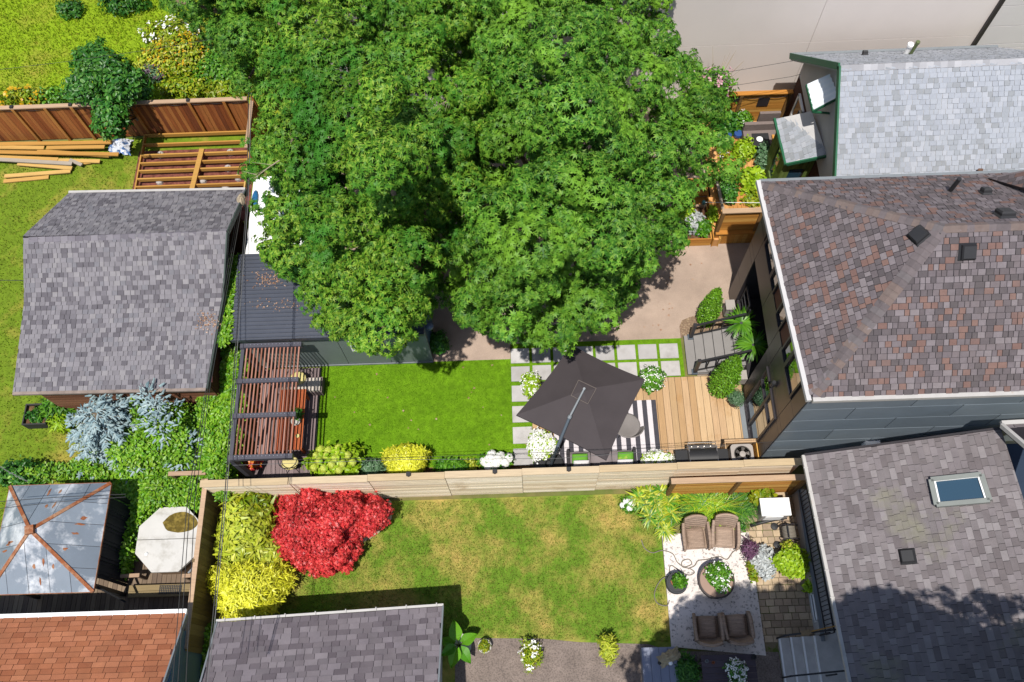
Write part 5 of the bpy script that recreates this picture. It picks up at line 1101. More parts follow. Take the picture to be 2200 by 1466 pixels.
# cantilever umbrella
m_can = M('taupe_canvas', '4d4648', rough=.85, var=.1, scale=2, bump=.15, bscale=200); m_mast = M('grey_mast', '5c6670', rough=.4, var=.08)
um = thing('cantilever_umbrella', 'large square charcoal cantilever umbrella over the sofa', 'umbrella', (.62,6.8,.14))
cz = 2.5; cc = [P(1109,892,cz), P(1228,741,cz), P(1386,815,cz), P(1303,989,cz)]; hub = P(1257,836,3.0)
V = []; F = []; n = 12
for i in range(4):
    a, b = cc[i], cc[(i+1)%4]
    for k in range(n):
        q0, q1 = k/n, (k+1)/n; base = len(V)
        for s in (0,.25,.5,.75,.92):
            for q in (q0,q1):
                e = a.lerp(b,q); e = e+(hub-e)*(.03*math.sin(math.pi*q)); p = e.lerp(hub,s); p.z -= .05*math.sin(math.pi*q)*(1-s)+.03*math.sin(math.pi*s); V.append(p)
        for s in range(4): F.append((base+2*s,base+2*s+1,base+2*s+3,base+2*s+2))
cn = build(MB().add(V,F), 'canopy', um, m_can); smooth_by(cn, 25)
for i in range(4):
    a, b = cc[i], cc[(i+1)%4]; t = MB(); pts = []
    for k in range(9):
        q = k/8; e = a.lerp(b,q); e = e+(hub-e)*(.03*math.sin(math.pi*q)); e.z -= .05*math.sin(math.pi*q); pts.append(e)
    for k in range(8): t.add([pts[k],pts[k+1],pts[k+1]-Vector((0,0,.07)),pts[k]-Vector((0,0,.07))], [(0,1,2,3)])
    build(t, 'valance', cn, m_can); build(MB().beam(a.lerp(hub,.02)-Vector((0,0,.05)), hub-Vector((0,0,.08)), .025, .035), 'rib', um, m_mast)
vv = [P(x,y,2.98) for x, y in ((1243,817),(1281,835),(1263,868),(1227,850))]; vc = (vv[0]+vv[1]+vv[2]+vv[3])/4; t = MB()
for i in range(4):
    pa, pb_ = vv[i]-Vector((0,0,.02)), vv[(i+1)%4]-Vector((0,0,.02)); t.add([pa,pb_,vc+Vector((0,0,.07))], [(0,1,2)])
build(t, 'vent_cap', cn, m_can); t = MB()
for i in range(4): t.tube([vv[i],vv[(i+1)%4]], .009, 5)
build(t, 'piping', cn, M('piping_tape', '7a706a', rough=.8, var=.1))
mt0 = Vector((.62,6.78,.3)); mt1 = P(1198,958,2.45); j0 = P(1224,896,2.95); hb_ = P(1255,836,3.22)
build(MB().tube([mt0, mt1], [.045,.04], 10), 'mast', um, m_mast); build(MB().tube([mt1+Vector((0,0,-.05)), j0], [.045,.04], 10), 'lower_arm', um, m_mast); build(MB().tube([j0, hb_], [.032,.028], 10), 'upper_arm', um, m_trim)
build(MB().tube([j0-Vector((.02,.03,.02)), j0+Vector((.02,.03,.02))], .055, 10), 'joint_collar', um, m_trim); build(MB().tube([hb_+Vector((0,0,.03)), hub-Vector((0,0,.1))], .035, 8), 'hub', um, m_trim)
build(MB().lathe((.58,6.86,.14), [(.46,0),(.46,.06),(.42,.1),(.12,.14),(.06,.3)], 28), 'base', um, m_black); build(MB().tube([mt0+Vector((.02,.08,.75)), mt0+Vector((.1,.16,.75)), mt0+Vector((.1,.2,.68))], .014, 5), 'crank', um, m_black)
# sofa
m_sf = M('taupe_cushion', '948a8c', rough=.9, var=.06, bump=.1, bscale=150); sf = thing('outdoor_sofa', 'three-seat outdoor sofa with taupe cushions against the fence', 'sofa', (2.12,6.8,.14))
build(MB().box((2.12,6.8,.28), (1.98,.72,.2)), 'frame', sf, m_frame); build(MB().box((2.12,6.44,.55), (1.98,.1,.5)), 'backrest', sf, m_frame)
for s in (-1,1): build(MB().box((2.12+s*.97,6.8,.45), (.08,.78,.42)), 'armrest', sf, m_frame)
def cushion(name, root, c, d, mat, R=None):
    t = MB(); V = []; F = []; n = 8
    for sgn in (1,-1):
        for i in range(n+1):
            for j in range(n+1):
                u, v = i/n*2-1, j/n*2-1; h = (1-abs(u)**4)*(1-abs(v)**4); V.append(Vector((u*d[0]/2*(1-.04*v*v), v*d[1]/2*(1-.04*u*u), sgn*d[2]/2*(.12+.88*h**.5))))
    o = (n+1)**2
    for i in range(n):
        for j in range(n): a = i*(n+1)+j; F += [(a,a+n+1,a+n+2,a+1), (o+a,o+a+1,o+a+n+2,o+a+n+1)]
    for i in range(n): F += [(i,i+1,o+i+1,o+i), (n*(n+1)+i+1,n*(n+1)+i,o+n*(n+1)+i,o+n*(n+1)+i+1), ((i+1)*(n+1),i*(n+1),o+i*(n+1),o+(i+1)*(n+1)), (i*(n+1)+n,(i+1)*(n+1)+n,o+(i+1)*(n+1)+n,o+i*(n+1)+n)]
    R = R or Matrix.Identity(3); t.add([Vector(c)+R @ v for v in V], F); return t
for k in range(3): smooth_by(build(cushion('', None, (1.5+.62*k,6.84,.45), (.61,.64,.16), m_sf), 'seat_cushion', sf, m_sf), 50)
m_gp2 = M('green_pillow', '6cae34', rough=.85, var=.1, patch='a8c050', pscale=5, pfac=(.55,.65)); m_pp = M('dotted_pillow', 'ece8ea', rough=.85, var=.05, patch='4a4a50', pscale=22, pfac=(.63,.66))
for lab, px, py, mt, al in (('green pillow at the left end of the sofa',1246,986,m_gp2,.5),('white dotted pillow behind the left green one',1249,998,m_pp,1.0),('green pillow at the right end of the sofa',1344,982,m_gp2,.5),('white dotted pillow behind the right green one',1343,996,m_pp,1.0)):
    c = P(px,py,.66 if mt is m_gp2 else .72); R = Matrix.Rotation(al,3,'X'); smooth_by(build(cushion('', None, (c.x,c.y,c.z), (.46,.3,.14), mt, R), 'pillow', None, mt, label=lab, cat='pillow', group='pillows on the sofa'), 60)
# shell lounge chair, half under the umbrella
c = P(1350,915,.4); lc = thing('shell_chair', 'grey shell lounge chair half under the umbrella edge', 'chair', (c.x,c.y,.16)); m_sh2 = M('grey_shell', '8c8684', rough=.7, var=.06)
build(MB().lathe((c.x-.05,c.y-.05,.5), [(.02,0),(.3,.02),(.36,.07),(.38,.1),(.33,.1),(.26,.07),(.02,.05)], 24), 'seat', lc, m_sh2, smooth=True)
V = []; F = []; n = 18
for i in range(n+1):
    a = math.radians(150+200*i/n); ca, sa = math.cos(a), math.sin(a); hh = .16+.24*math.sin(math.pi*i/n)
    for r_, z in ((.38,.56),(.44,.56+hh*.5),(.5,.56+hh),(.47,.57+hh),(.41,.56+hh*.5),(.35,.56)): V.append((c.x-.05+r_*ca, c.y-.05+r_*sa, z))
for i in range(n):
    for k in range(5): F.append((6*i+k,6*i+6+k,6*i+7+k,6*i+k+1))
smooth_by(build(MB().add(V,F), 'backrest', lc, m_sh2), 50)
for a in (.8,2.4,3.9,5.5): build(MB().tube([(c.x-.05+.2*math.cos(a),c.y-.05+.2*math.sin(a),.5),(c.x-.05+.34*math.cos(a),c.y-.05+.34*math.sin(a),.16)], .014, 5), 'leg', lc, m_black)
# barbecue
m_ss = M('brushed_steel', 'b0a8a0', rough=.3, metal=.8, var=.08); bq = thing('gas_barbecue', 'black gas barbecue with a hooded lid and side shelves', 'barbecue', (4.95,6.78,.14)); bx, by = 4.97, 6.76
build(MB().box((bx,by,.5), (.78,.5,.7)), 'cabinet', bq, m_black)
for s in (-1,1): build(MB().box((bx+s*.57,by,.88), (.36,.44,.05)), 'side_shelf', bq, m_black)
t = MB(); V = []; n = 8
for k in range(n+1):
    a = math.pi*k/n; V += [(bx-.4,by-.02+.27*math.cos(a),.88+.3*math.sin(a)**.8), (bx+.4,by-.02+.27*math.cos(a),.88+.3*math.sin(a)**.8)]
t.add(V, [(2*k,2*k+1,2*k+3,2*k+2) for k in range(n)]+[tuple(range(0,2*n+2,2)), tuple(range(2*n+1,0,-2))]); smooth_by(build(t, 'lid', bq, m_black), 35)
for s in (-1,1): build(MB().box((bx+s*.395,by-.02,1.0), (.03,.55,.3)), 'lid_end', bq, m_ss)
build(MB().box((bx,by+.3,.9), (.8,.1,.1)), 'control_panel', bq, m_ss)
for k in range(4): build(MB().lathe((bx-.27+.18*k,by+.31,.95), [(.03,0),(.028,.025),(.01,.03)], 10), 'knob', bq, m_ss)
build(MB().tube([(bx-.4,by+.22,1.02),(bx-.4,by+.38,1.06),(bx+.4,by+.38,1.06),(bx+.4,by+.22,1.02)], .014, 6), 'handle', bq, m_ss); build(MB().box((bx,by+.2,1.09), (.12,.02,.07)), 'thermometer', bq, m_ss)
# air conditioner in its timber screen
en = thing('timber_screen', 'open-topped cedar enclosure around the air conditioner', 'enclosure', (6.12,6.85,.14)); ex0, ex1, ey0, ey1 = 5.68, 6.58, 6.5, 7.22
for k in range(5):
    z = .2+.14*k; pbox('slat', en, ((ex0+ex1)/2, ey1, z+.07), (ex1-ex0,.03,.12), m_deck)
    pbox('slat', en, (ex0, (ey0+ey1)/2, z+.07), (.03,ey1-ey0-.04,.12), m_deck); pbox('slat', en, (ex1, (ey0+ey1)/2, z+.07), (.03,ey1-ey0-.04,.12), m_ced)
for p in ((ex0+.03,ey1-.04),(ex1-.03,ey1-.04)): pbox('post', en, (p[0],p[1],.52), (.06,.06,.76), m_cedp)
pbox('cap_board', en, ((ex0+ex1)/2,ey1-.02,.91), (ex1-ex0+.04,.1,.03), m_deck)
ac = thing('air_conditioner', 'grey air conditioner with a round fan grille beside the house', 'air conditioner', (6.14,6.8,.14)); m_ac = M('ac_shell', 'b8b0aa', rough=.5, var=.05); ax, ay = 6.14, 6.82
rr4 = [(ax+sx*.22+.1*math.cos(a), ay+sy*.2+.1*math.sin(a)) for sx, sy, a0 in ((1,1,0),(-1,1,90),(-1,-1,180),(1,-1,270)) for a in [math.radians(a0+22.5*k) for k in range(5)]]
build(MB().prism(rr4, .14, .86), 'shell', ac, m_ac)
ring = [(ax+.24*math.cos(k*math.pi/12), ay+.23*math.sin(k*math.pi/12)) for k in range(24)]; t = MB(); o8 = [(p[0],p[1],.866) for p in rr4]
build(MB().lathe((ax,ay,.862), [(.245,0),(.245,.02),(.225,.02),(.225,.002)], 28), 'fan_ring', ac, m_ss); build(MB().prism(ring, .861, .864), 'fan_well', ac, M('fan_well', '9a948f', rough=.7, var=.1))
for k in range(5):
    a = k*1.2566; build(MB().add([(ax+.07*math.cos(a),ay+.07*math.sin(a),.87),(ax+.21*math.cos(a-.2),ay+.21*math.sin(a-.2),.868),(ax+.21*math.cos(a+.35),ay+.21*math.sin(a+.35),.876),(ax+.07*math.cos(a+.6),ay+.07*math.sin(a+.6),.874)], [(0,1,2,3)]), 'fan_blade', ac, m_ss)
build(MB().lathe((ax,ay,.866), [(.09,0),(.085,.03),(.02,.04)], 16), 'fan_hub', ac, m_ac)
for k in range(1,5): build(MB().tube([(ax+.05*k*math.cos(j*.2618),ay+.05*k*math.sin(j*.2618),.888) for j in range(25)], .003, 4), 'grille_ring', ac, m_ss)
# entrance steps
m_st = M('grey_step', ['9a9694','a09c9a'], rough=.7, var=.06, bump=.1, bscale=80); es = thing('entrance_steps', 'broad grey entrance steps rising to the dark porch', 'steps', (5.7,10.3,0)); nst = 6; x0s, x1s, ys0, ys1 = 5.0, 6.64, 9.62, 10.92
for k in range(nst):
    xa = x0s+(x1s-x0s)*k/nst; zt = .74*(k+1)/nst; build(MB().box(((xa+x1s)/2,(ys0+ys1)/2,zt-.03), (x1s-xa,ys1-ys0,.055)), 'tread', es, m_st); build(MB().box(((xa+x1s)/2+.02,(ys0+ys1)/2,zt/2-.03), (x1s-xa-.05,ys1-ys0-.03,max(.03,zt-.07))), 'riser', es, m_frame)
for yy, lab in ((ys0+.06,'near the deck'),(ys1-.06,'beside the pebble drive')):
    rl_ = thing('stair_railing', 'dark stair railing '+lab, 'railing', (5.1,yy,.1), 'railings of the entrance steps'); a, b = Vector((5.22,yy,1.0)), Vector((6.6,yy,1.72))
    pbeam('top_rail', rl_, a, b, .06, .05, m_black); pbeam('bottom_rail', rl_, a-Vector((0,0,.72)), b-Vector((0,0,.72)), .04, .04, m_black)
    for k in range(6): p = a.lerp(b,k/5); pbox('baluster', rl_, (p.x,p.y,p.z-.36), (.03,.03,.72), m_black)
    pbox('post', rl_, (5.2,yy,.58), (.1,.1,.98), m_frame); pbox('post_foot', rl_, (5.2,yy,.15), (.18,.18,.03), m_mast)
build(MB().box((6.25,9.3,.55), (.75,.3,.42)), 'planter_trough', None, m_ac, label='grey trough between the steps and the glass door', cat='planter')
t = MB(); c = P(1566,662,.5); t.box((c.x,c.y,.45), (.25,.3,.5)); t.box((c.x,c.y,.72), (.29,.34,.04)); build(t, 'utility_box', None, m_ac, label='pale utility box beside the upper cedar', cat='box')
pe = [(4.92,10.89),(4.92,11.3),(5.02,11.5),(5.25,11.6),(5.9,11.75),(6.6,11.75),(6.6,10.93),(5.0,10.93)]; sheet('gravel_bed', pe, .02, M('brown_gravel', '8c7460', rough=.95, var=.3, scale=14, bump=.6, bscale=60, patch='b0987c', pscale=18, pfac=(.5,.6)))
# ---------------------------------------------------------------- neighbour's deck, top right
m_nd = wood('orange_deck', ['e6a866','da9c5a','eeb474','d2924e'], 'y', var=.14)
nd = thing('cedar_deck', 'orange cedar deck crowded with plants behind the hip roof', 'deck', (7.6,16.8,0)); build(MB().box((7.65,16.6,.13), (2.5,4.7,.26)), 'substructure', nd, m_dark); x = 6.4
while x < 8.85: pbox('deck_board', nd, (x+.068,16.6,.275), (.132,4.7,.03), m_nd); x += .14
nf = thing('cedar_fence', 'honey cedar fence with a dark grille below the pale wall', 'fence', (7.7,19.0,0)); 
for k in range(13): pbox('board', nf, (7.6,19.02-rnd.uniform(0,.005),.1+.125*k+.06), (3.2,.022,.118), m_ced)
for x in (6.05,7.55,9.15): pbox('post', nf, (x,18.97,.85), (.1,.1,1.7), m_cedp)
pbox('cap_board', nf, (7.6,19.0,1.72), (3.3,.16,.04), m_ced); gx_ = P(1645,231,1.4).x; pbox('grille', nf, (gx_,18.99,1.25), (.38,.03,.4), m_frame); gx_ = P(1580,226,1.4).x; pbox('grille', nf, (gx_,18.99,1.45), (.34,.03,.2), m_frame)
build(MB().tube([Vector((6.1+3.0*k/40,18.95,1.6-.1*abs(math.sin(k*math.pi/10)))) for k in range(41)], .007, 4), 'string_lights', nf, m_black)
m_wk = M('grey_wicker', '8a7c78', rough=.85, var=.15, scale=12, grain=(1,6,1), bump=.3, bscale=20); ns = thing('sectional_sofa', 'grey wicker sectional sofa under the cedar fence', 'sofa', (8.3,18.0,.29)); a = P(1625,262,.6)
build(MB().box((8.25,17.95,.5), (1.1,.62,.4)), 'seat', ns, m_wk); build(MB().box((8.25,18.3,.75), (1.1,.12,.55)), 'backrest', ns, m_wk); build(MB().box((8.6,17.4,.5), (.45,.5,.4)), 'chaise', ns, m_wk); build(MB().box((8.55,18.55,1.0), (.7,.1,.5)), 'back_panel', ns, m_wk)
c = P(1635,300,.75); ft = thing('fire_table', 'black box table with a white dish on the cedar deck', 'table', (c.x,c.y,.29)); build(MB().box((c.x,c.y,.5), (.5,.46,.42)), 'body', ft, m_frame); build(MB().box((c.x,c.y,.73), (.56,.52,.04)), 'top', ft, m_black); build(MB().box((c.x+.42,c.y-.05,.55), (.08,.4,.5)), 'side_panel', ft, m_ced)
build(MB().lathe((c.x-.05,c.y,.75), [(.09,0),(.11,.03),(.08,.035)], 16), 'dish', None, m_white, label='round white dish on the black box table', cat='dish')
for lab, px, py in (('blue glazed pot on the cedar deck left of the lime shrub',1562,294),('second blue glazed pot beside the strappy plant',1585,291)):
    c = P(px,py,.4); build(MB().lathe((c.x,c.y,.29), [(.1,0),(.15,.14),(.14,.24),(.11,.24)], 14), 'glazed_pot', None, M('blue_glaze', '3c5c9c', rough=.2, var=.1), label=lab, cat='pot', group='blue pots on the deck')
# low cedar screen, retaining boards, planters, steps at the drive
cs_ = thing('cedar_screen', 'tilted-looking cedar panel standing at the top of the pebble drive', 'fence', (6.9,14.4,0))
for k in range(9): pbox('board', cs_, (6.95,14.36-rnd.uniform(0,.005),.78+.12*k), (1.15,.022,.113), m_ced)
for x in (6.34,7.55): pbox('post', cs_, (x,14.33,.95), (.11,.1,1.75), m_cedp)
pbox('cap_board', cs_, (6.97,14.36,1.84), (1.35,.17,.04), m_fcap); pbox('ledge', cs_, (6.97,14.3,.68), (1.35,.2,.05), m_ced); 
for k in range(10): pbox('skirt_board', cs_, (6.36+.135*k,14.26,.33), (.128,.025,.64), m_ced)
pn = thing('raised_planter', 'raised cedar planter of hostas beside the maple', 'planter', (5.7,14.8,0)); 
for k in range(3): pbox('side_board', pn, (5.72,14.22,.08+.14*k), (1.0,.04,.13), m_ced); pbox('side_board', pn, (6.2,14.85,.08+.14*k), (.04,1.25,.13), m_ced); pbox('side_board', pn, (5.24,14.85,.08+.14*k), (.04,1.25,.13), m_ced)
pbox('side_board', pn, (5.7,15.5,.36), (1.0,.1,.12), m_fcap); build(MB().box((5.72,14.86,.17), (.9,1.2,.34)), 'soil', pn, m_soil)
tr_ = thing('narrow_trough', 'long narrow cedar trough beside the raised planter', 'planter', (6.33,15,0)); pbox('side_board', tr_, (6.26,15.0,.25), (.03,1.7,.5), m_ced); pbox('side_board', tr_, (6.46,15.0,.25), (.03,1.7,.5), m_ced); pbox('soil', tr_, (6.36,15.0,.2), (.16,1.65,.4), m_nd)
sp_ = thing('timber_steps', 'small timber steps half under the maple leaves', 'steps', (5.9,16,0))
for k in range(3): pbox('tread', sp_, (5.85-.0*k,15.85+.3*k,.12+.12*k), (1.0,.3,.06), m_ced)
pbeam('handrail', sp_, (5.2,15.75,.9), (6.3,16.35,.9), .06, .05, m_cedp); 
for k in range(9): q = k/8; pbox('baluster', sp_, (5.25+1.0*q,15.78+.55*q,.5), (.03,.03,.8), m_cedp)
c = P(1546,400,.9); build(MB().beam((c.x,c.y-.9,.9), (c.x-.1,c.y+.45,1.0), .09, .05), 'grey_handrail', None, m_gp, label='weathered grey handrail between the shrubs', cat='handrail')
c = P(1512,435,.6); build(MB().lathe((c.x,c.y,.5), [(.03,0),(.07,.05),(.06,.16),(.03,.2)], 10), 'garden_lantern', None, M('teal_glass', '4a8c94', rough=.3, var=.1), label='small teal lantern on the planter rail', cat='lantern')
cable('clothes_line', [P(1515,435,1.2), P(1650,436,1.2)], .008, m_white, 'thin white line from the planter to the house')
# ---------------------------------------------------------------- lower patio furniture
m_wic = M('tan_wicker', ['c2a894','b69c88'], rough=.85, var=.32, scale=9, grain=(.6,6,1), bump=.5, bscale=22)
_nt = m_wic.node_tree; _bs = _nt.nodes['Principled BSDF']; _src = _bs.inputs['Base Color'].links[0].from_socket
_w = _nt.nodes.new('ShaderNodeTexWave'); _g = _nt.nodes.new('ShaderNodeNewGeometry'); _w.bands_direction = 'Y'; _w.inputs['Scale'].default_value = 9.0; _w.inputs['Distortion'].default_value = 1.5; _w.inputs['Detail Scale'].default_value = 4
_nt.links.new(_g.outputs['Position'], _w.inputs['Vector']); _r = _nt.nodes.new('ShaderNodeMapRange'); _nt.links.new(_w.outputs['Fac'], _r.inputs[0]); _r.inputs[3].default_value = .62; _r.inputs[4].default_value = 1.1
_v = _nt.nodes.new('ShaderNodeVectorMath'); _v.operation = 'SCALE'; _nt.links.new(_src, _v.inputs[0]); _nt.links.new(_r.outputs[0], _v.inputs['Scale']); _nt.links.new(_v.outputs[0], _bs.inputs['Base Color'])
def wicker(label, px, py, rz):
    c = P(px,py,.4); r_ = thing('wicker_armchair', label, 'armchair', (c.x,c.y,.05), 'wicker armchairs on the slab'); R = Matrix.Rotation(rz,3,'Z'); o = Vector((c.x,c.y,.05))
    def tr(t): return MB().add([o+R @ Vector(v) for v in t.v], t.f)
    smooth_by(build(tr(cushion('', None, (0,-.02,.36), (.5,.56,.16), None)), 'seat', r_, m_wic), 50)
    V = []; F = []; n = 10
    for i in range(n+1):
        u = i/n*2-1; yy = .3+.07*(1-u*u); top = .82+.06*(1-u**4)
        for y_, z_ in ((yy-.06,.3),(yy+.1,top-.02),(yy+.15,top),(yy+.18,top-.04),(yy+.08,.3)): V.append((u*.31, y_, z_))
    for i in range(n):
        for k in range(4): F.append((5*i+k,5*i+k+1,5*i+6+k,5*i+5+k))
    F += [(0,1,2,3,4), tuple(5*n+k for k in (4,3,2,1,0))]
    smooth_by(build(tr(MB().add(V,F)), 'backrest', r_, m_wic), 45)
    for s in (-1,1):
        pts = [(s*.34,.36,.66),(s*.36,.1,.6),(s*.36,-.18,.57),(s*.35,-.32,.5),(s*.34,-.35,.3)]; smooth_by(build(tr(MB().tube(pts, [.045,.05,.05,.045,.03], 8)), 'armrest', r_, m_wic), 60)
        build(tr(MB().add([(s*.32,.36,.6),(s*.34,-.3,.5),(s*.32,-.32,.2),(s*.31,.36,.2),(s*.35,.36,.6),(s*.37,-.3,.5),(s*.35,-.32,.2),(s*.34,.36,.2)], [(0,1,2,3),(7,6,5,4),(0,4,5,1),(2,6,7,3)])), 'side_panel', r_, m_wic)
        for y_ in (-.28,.3): build(tr(MB().tube([(s*.32,y_,.25),(s*.33,y_,0)], .022, 6)), 'leg', r_, m_frame)
    build(tr(MB().box((0,0,.24), (.6,.6,.08))), 'frame', r_, m_wic)
wicker('left wicker armchair below the ornamental grass', 1494, 1155, .03); wicker('right wicker armchair below the ornamental grass', 1556, 1152, -.1)
wicker('left of the two wicker armchairs in the tree shade', 1519, 1348, math.pi-.02); wicker('right of the two wicker armchairs in the tree shade', 1582, 1345, math.pi+.03)
c = P(1539,1247,.4); ot = thing('round_ottoman_table', 'round tan tray table in the middle of the speckled slab', 'table', (c.x,c.y,.05)); build(MB().lathe((c.x,c.y,.15), [(.4,0),(.48,.06),(.5,.26),(.5,.3),(.46,.3),(.45,.26)], 36), 'drum', ot, M('dark_weave', '5a5250', rough=.85, var=.15, scale=14)); build(MB().lathe((c.x,c.y,.4), [(.02,0),(.455,0),(.455,.012),(.02,.012)], 36), 'top', ot, M('tan_top', 'b09484', rough=.8, var=.06))
for k in range(4): build(MB().tube([(c.x+.33*math.cos(k*1.57+.8),c.y+.33*math.sin(k*1.57+.8),.18),(c.x+.38*math.cos(k*1.57+.8),c.y+.38*math.sin(k*1.57+.8),.05)], .02, 6), 'leg', ot, m_frame)
bush('table_flowers', 'trailing green plant with white flowers on the round tray table', 1545, 1238, (.3,.36,.16), 150, .09, T_LEAF, L_MID, z0=.415, zc=.58, pot=(.15,.15,m_pot), flowers=(36,.05,L_WHT), cat='plant')
c = P(1455,1252,.5); sdt = thing('drum_side_table', 'dark round drum side table at the lawn edge', 'table', (c.x,c.y,.05)); build(MB().lathe((c.x,c.y,.05), [(.2,0),(.27,.1),(.3,.34),(.28,.42),(.25,.42),(.24,.38),(.02,.38)], 28), 'drum', sdt, M('charcoal_weave', '4c4c50', rough=.8, var=.15, scale=14))
bush('table_plant', 'small leafy plant in a white pot on the dark drum table', 1459, 1248, (.13,.15,.12), 50, .11, T_LEAF, L_MID, z0=.45, zc=.6, pot=(.09,.12,m_white), cat='plant'); build(MB().box((P(1444,1252,.47).x,P(1444,1252,.47).y,.45), (.05,.12,.05), rz=.3), 'clay_ornament', None, m_terra, label='little clay ornament beside the plant on the drum table', cat='ornament')
hp = [(1378,1160),(1385,1178),(1402,1188),(1422,1183),(1445,1190),(1455,1208),(1470,1218),(1486,1212),(1480,1202),(1466,1206),(1466,1218),(1482,1222),(1492,1230),(1480,1236),(1462,1228),(1442,1215),(1438,1228),(1440,1236),(1424,1243),(1412,1258),(1406,1278),(1412,1296),(1432,1302),(1438,1290)]
hq = [(1478,1222),(1492,1216),(1500,1205),(1520,1202),(1545,1196),(1562,1202),(1575,1186),(1590,1180),(1606,1190)]
def smoothpath(px, z):
    A = [P(x,y,z) for x,y in px]; out = []
    for i in range(len(A)-1):
        p0, p1, p2, p3 = A[max(i-1,0)], A[i], A[i+1], A[min(i+2,len(A)-1)]
        for k in range(5):
            t = k/5; out.append(.5*((2*p1)+(p2-p0)*t+(2*p0-5*p1+4*p2-p3)*t*t+(3*p1-p0-3*p2+p3)*t**3))
    return out+[A[-1]]
m_hose = M('grey_hose', '8c8478', rough=.6, var=.05); gh_ = thing('garden_hose', 'grey garden hose looping across the speckled slab', 'hose', tuple(P(1470,1215,.07))); build(MB().tube(smoothpath(hp,.068), .014, 6), 'coil', gh_, m_hose, smooth=True); build(MB().tube(smoothpath(hq,.07), .014, 6), 'lead', gh_, m_hose, smooth=True)
c = P(1697,1145,.45); hr_ = thing('hose_reel', 'hose reel cart loaded with grey hose against the house', 'hose reel', (c.x,c.y,0)); 
build(MB().tube([(c.x-.02+.17*math.cos(k*.5), c.y-.17+.34*k/110, .45+.17*math.sin(k*.5)) for k in range(111)], .02, 6), 'wound_hose', hr_, m_hose, smooth=True)
for s in (-1,1): build(MB().tube([(c.x+.24*math.cos(a),c.y+s*.2,.45+.24*math.sin(a)) for a in [k*.3142 for k in range(21)]], .014, 6), 'flange', hr_, m_frame); build(MB().tube([(c.x-.25,c.y+s*.25,.05),(c.x,c.y+s*.25,.45),(c.x+.2,c.y+s*.25,.05)], .018, 6), 'stand', hr_, m_black); build(MB().lathe((c.x-.3,c.y+s*.26,.0), [(.02,.04),(.1,.05),(.1,.1),(.02,.11)], 14), 'wheel', hr_, m_black)
build(MB().tube([(c.x-.12,c.y-.2,.75),(c.x-.12,c.y+.2,.75)], .016, 6), 'handle', hr_, m_black)
c = P(1665,1090,.8); wc = thing('white_cabinet', 'white garden cabinet below the cedar screen', 'cabinet', (c.x,c.y,0)); build(MB().box((c.x+.02,c.y-.02,.4), (.74,.42,.8)), 'body', wc, m_ac); build(MB().box((c.x,c.y,.83), (.82,.5,.06)), 'lid', wc, m_white); build(MB().box((c.x-.02,c.y-.245,.5), (.5,.02,.4)), 'door', wc, m_white)
build(MB().tube([P(1612,1130,.12), P(1640,1122,.2), P(1665,1116,.25), P(1690,1112,.3)], .05, 8), 'black_pipe', None, m_black, smooth=True, label='black corrugated drain pipe below the white cabinet', cat='pipe')
# walkway, railing, steps beside the skylight house
wk = thing('side_walkway', 'raised concrete walkway under the eave of the skylight house', 'walkway', (7.9,3.8,0)); m_con = M('grey_concrete', 'd8d4d0', rough=.9, var=.15, scale=4, bump=.2); build(MB().box((7.95,3.75,.3), (.62,4.1,.6)), 'slab', wk, m_con); build(MB().box((7.66,3.75,.62), (.1,4.1,.06)), 'kerb', wk, m_trim)
t = MB()
for zz in (.25,.45): t.box((7.63,2.6,zz), (.03,.75,.04))
for yy in (2.24,2.96): t.box((7.63,yy,.35), (.03,.05,.24))
wn = build(t, 'basement_window', wk, m_white); board_box(wn, 'pane', 7.635,7.65,2.27,2.93,.27,.43,m_pane)
rl2 = thing('metal_railing', 'black metal railing along the raised walkway', 'railing', (7.7,3.8,.6)); a, b = Vector((7.62,5.75,1.45)), Vector((7.72,1.85,1.45)); pbeam('top_rail', rl2, a, b, .04, .04, m_black); pbeam('bottom_rail', rl2, a-Vector((0,0,.7)), b-Vector((0,0,.7)), .03, .03, m_black)
for k in range(34): p = a.lerp(b,k/33); pbox('baluster', rl2, (p.x,p.y,1.1), (.018,.018,.7), m_black)
cst = thing('concrete_steps', 'worn concrete steps climbing to the side walkway', 'steps', (7,1,0))
for k in range(4):
    build(MB().box((6.62+.27*k+.6,.9,.075+.15*k), (1.2,1.9,.148)), 'step', cst, m_con); build(MB().box((6.62+.27*k+.02,.9,.145+.15*k), (.045,1.9,.03)), 'nosing', cst, m_white)
for yy in (1.85,.85):
    hr2 = thing('step_handrail', 'black handrail at the '+('upper' if yy > 1 else 'lower')+' side of the concrete steps', 'handrail', (6.7,yy,.1), 'handrails of the concrete steps'); pbeam('top_rail', hr2, (6.55,yy,.95), (7.9,yy+.08,1.5), .045, .05, m_black); pbox('post', hr2, (6.6,yy,.5), (.04,.04,.95), m_black); pbox('post', hr2, (7.6,yy,1.0), (.04,.04,.9), m_black)
bm = thing('straw_broom', 'straw broom leaning across the railing above the steps', 'broom', tuple(P(1735,1360,1.0))); build(MB().tube([P(1742,1357,1.5), P(1800,1344,1.6)], .014, 6), 'handle', bm, m_lum); build(MB().beam(P(1722,1362,1.48), P(1742,1357,1.5), .12, .07), 'head', bm, M('straw', 'a08868', rough=.9, var=.25, scale=20))
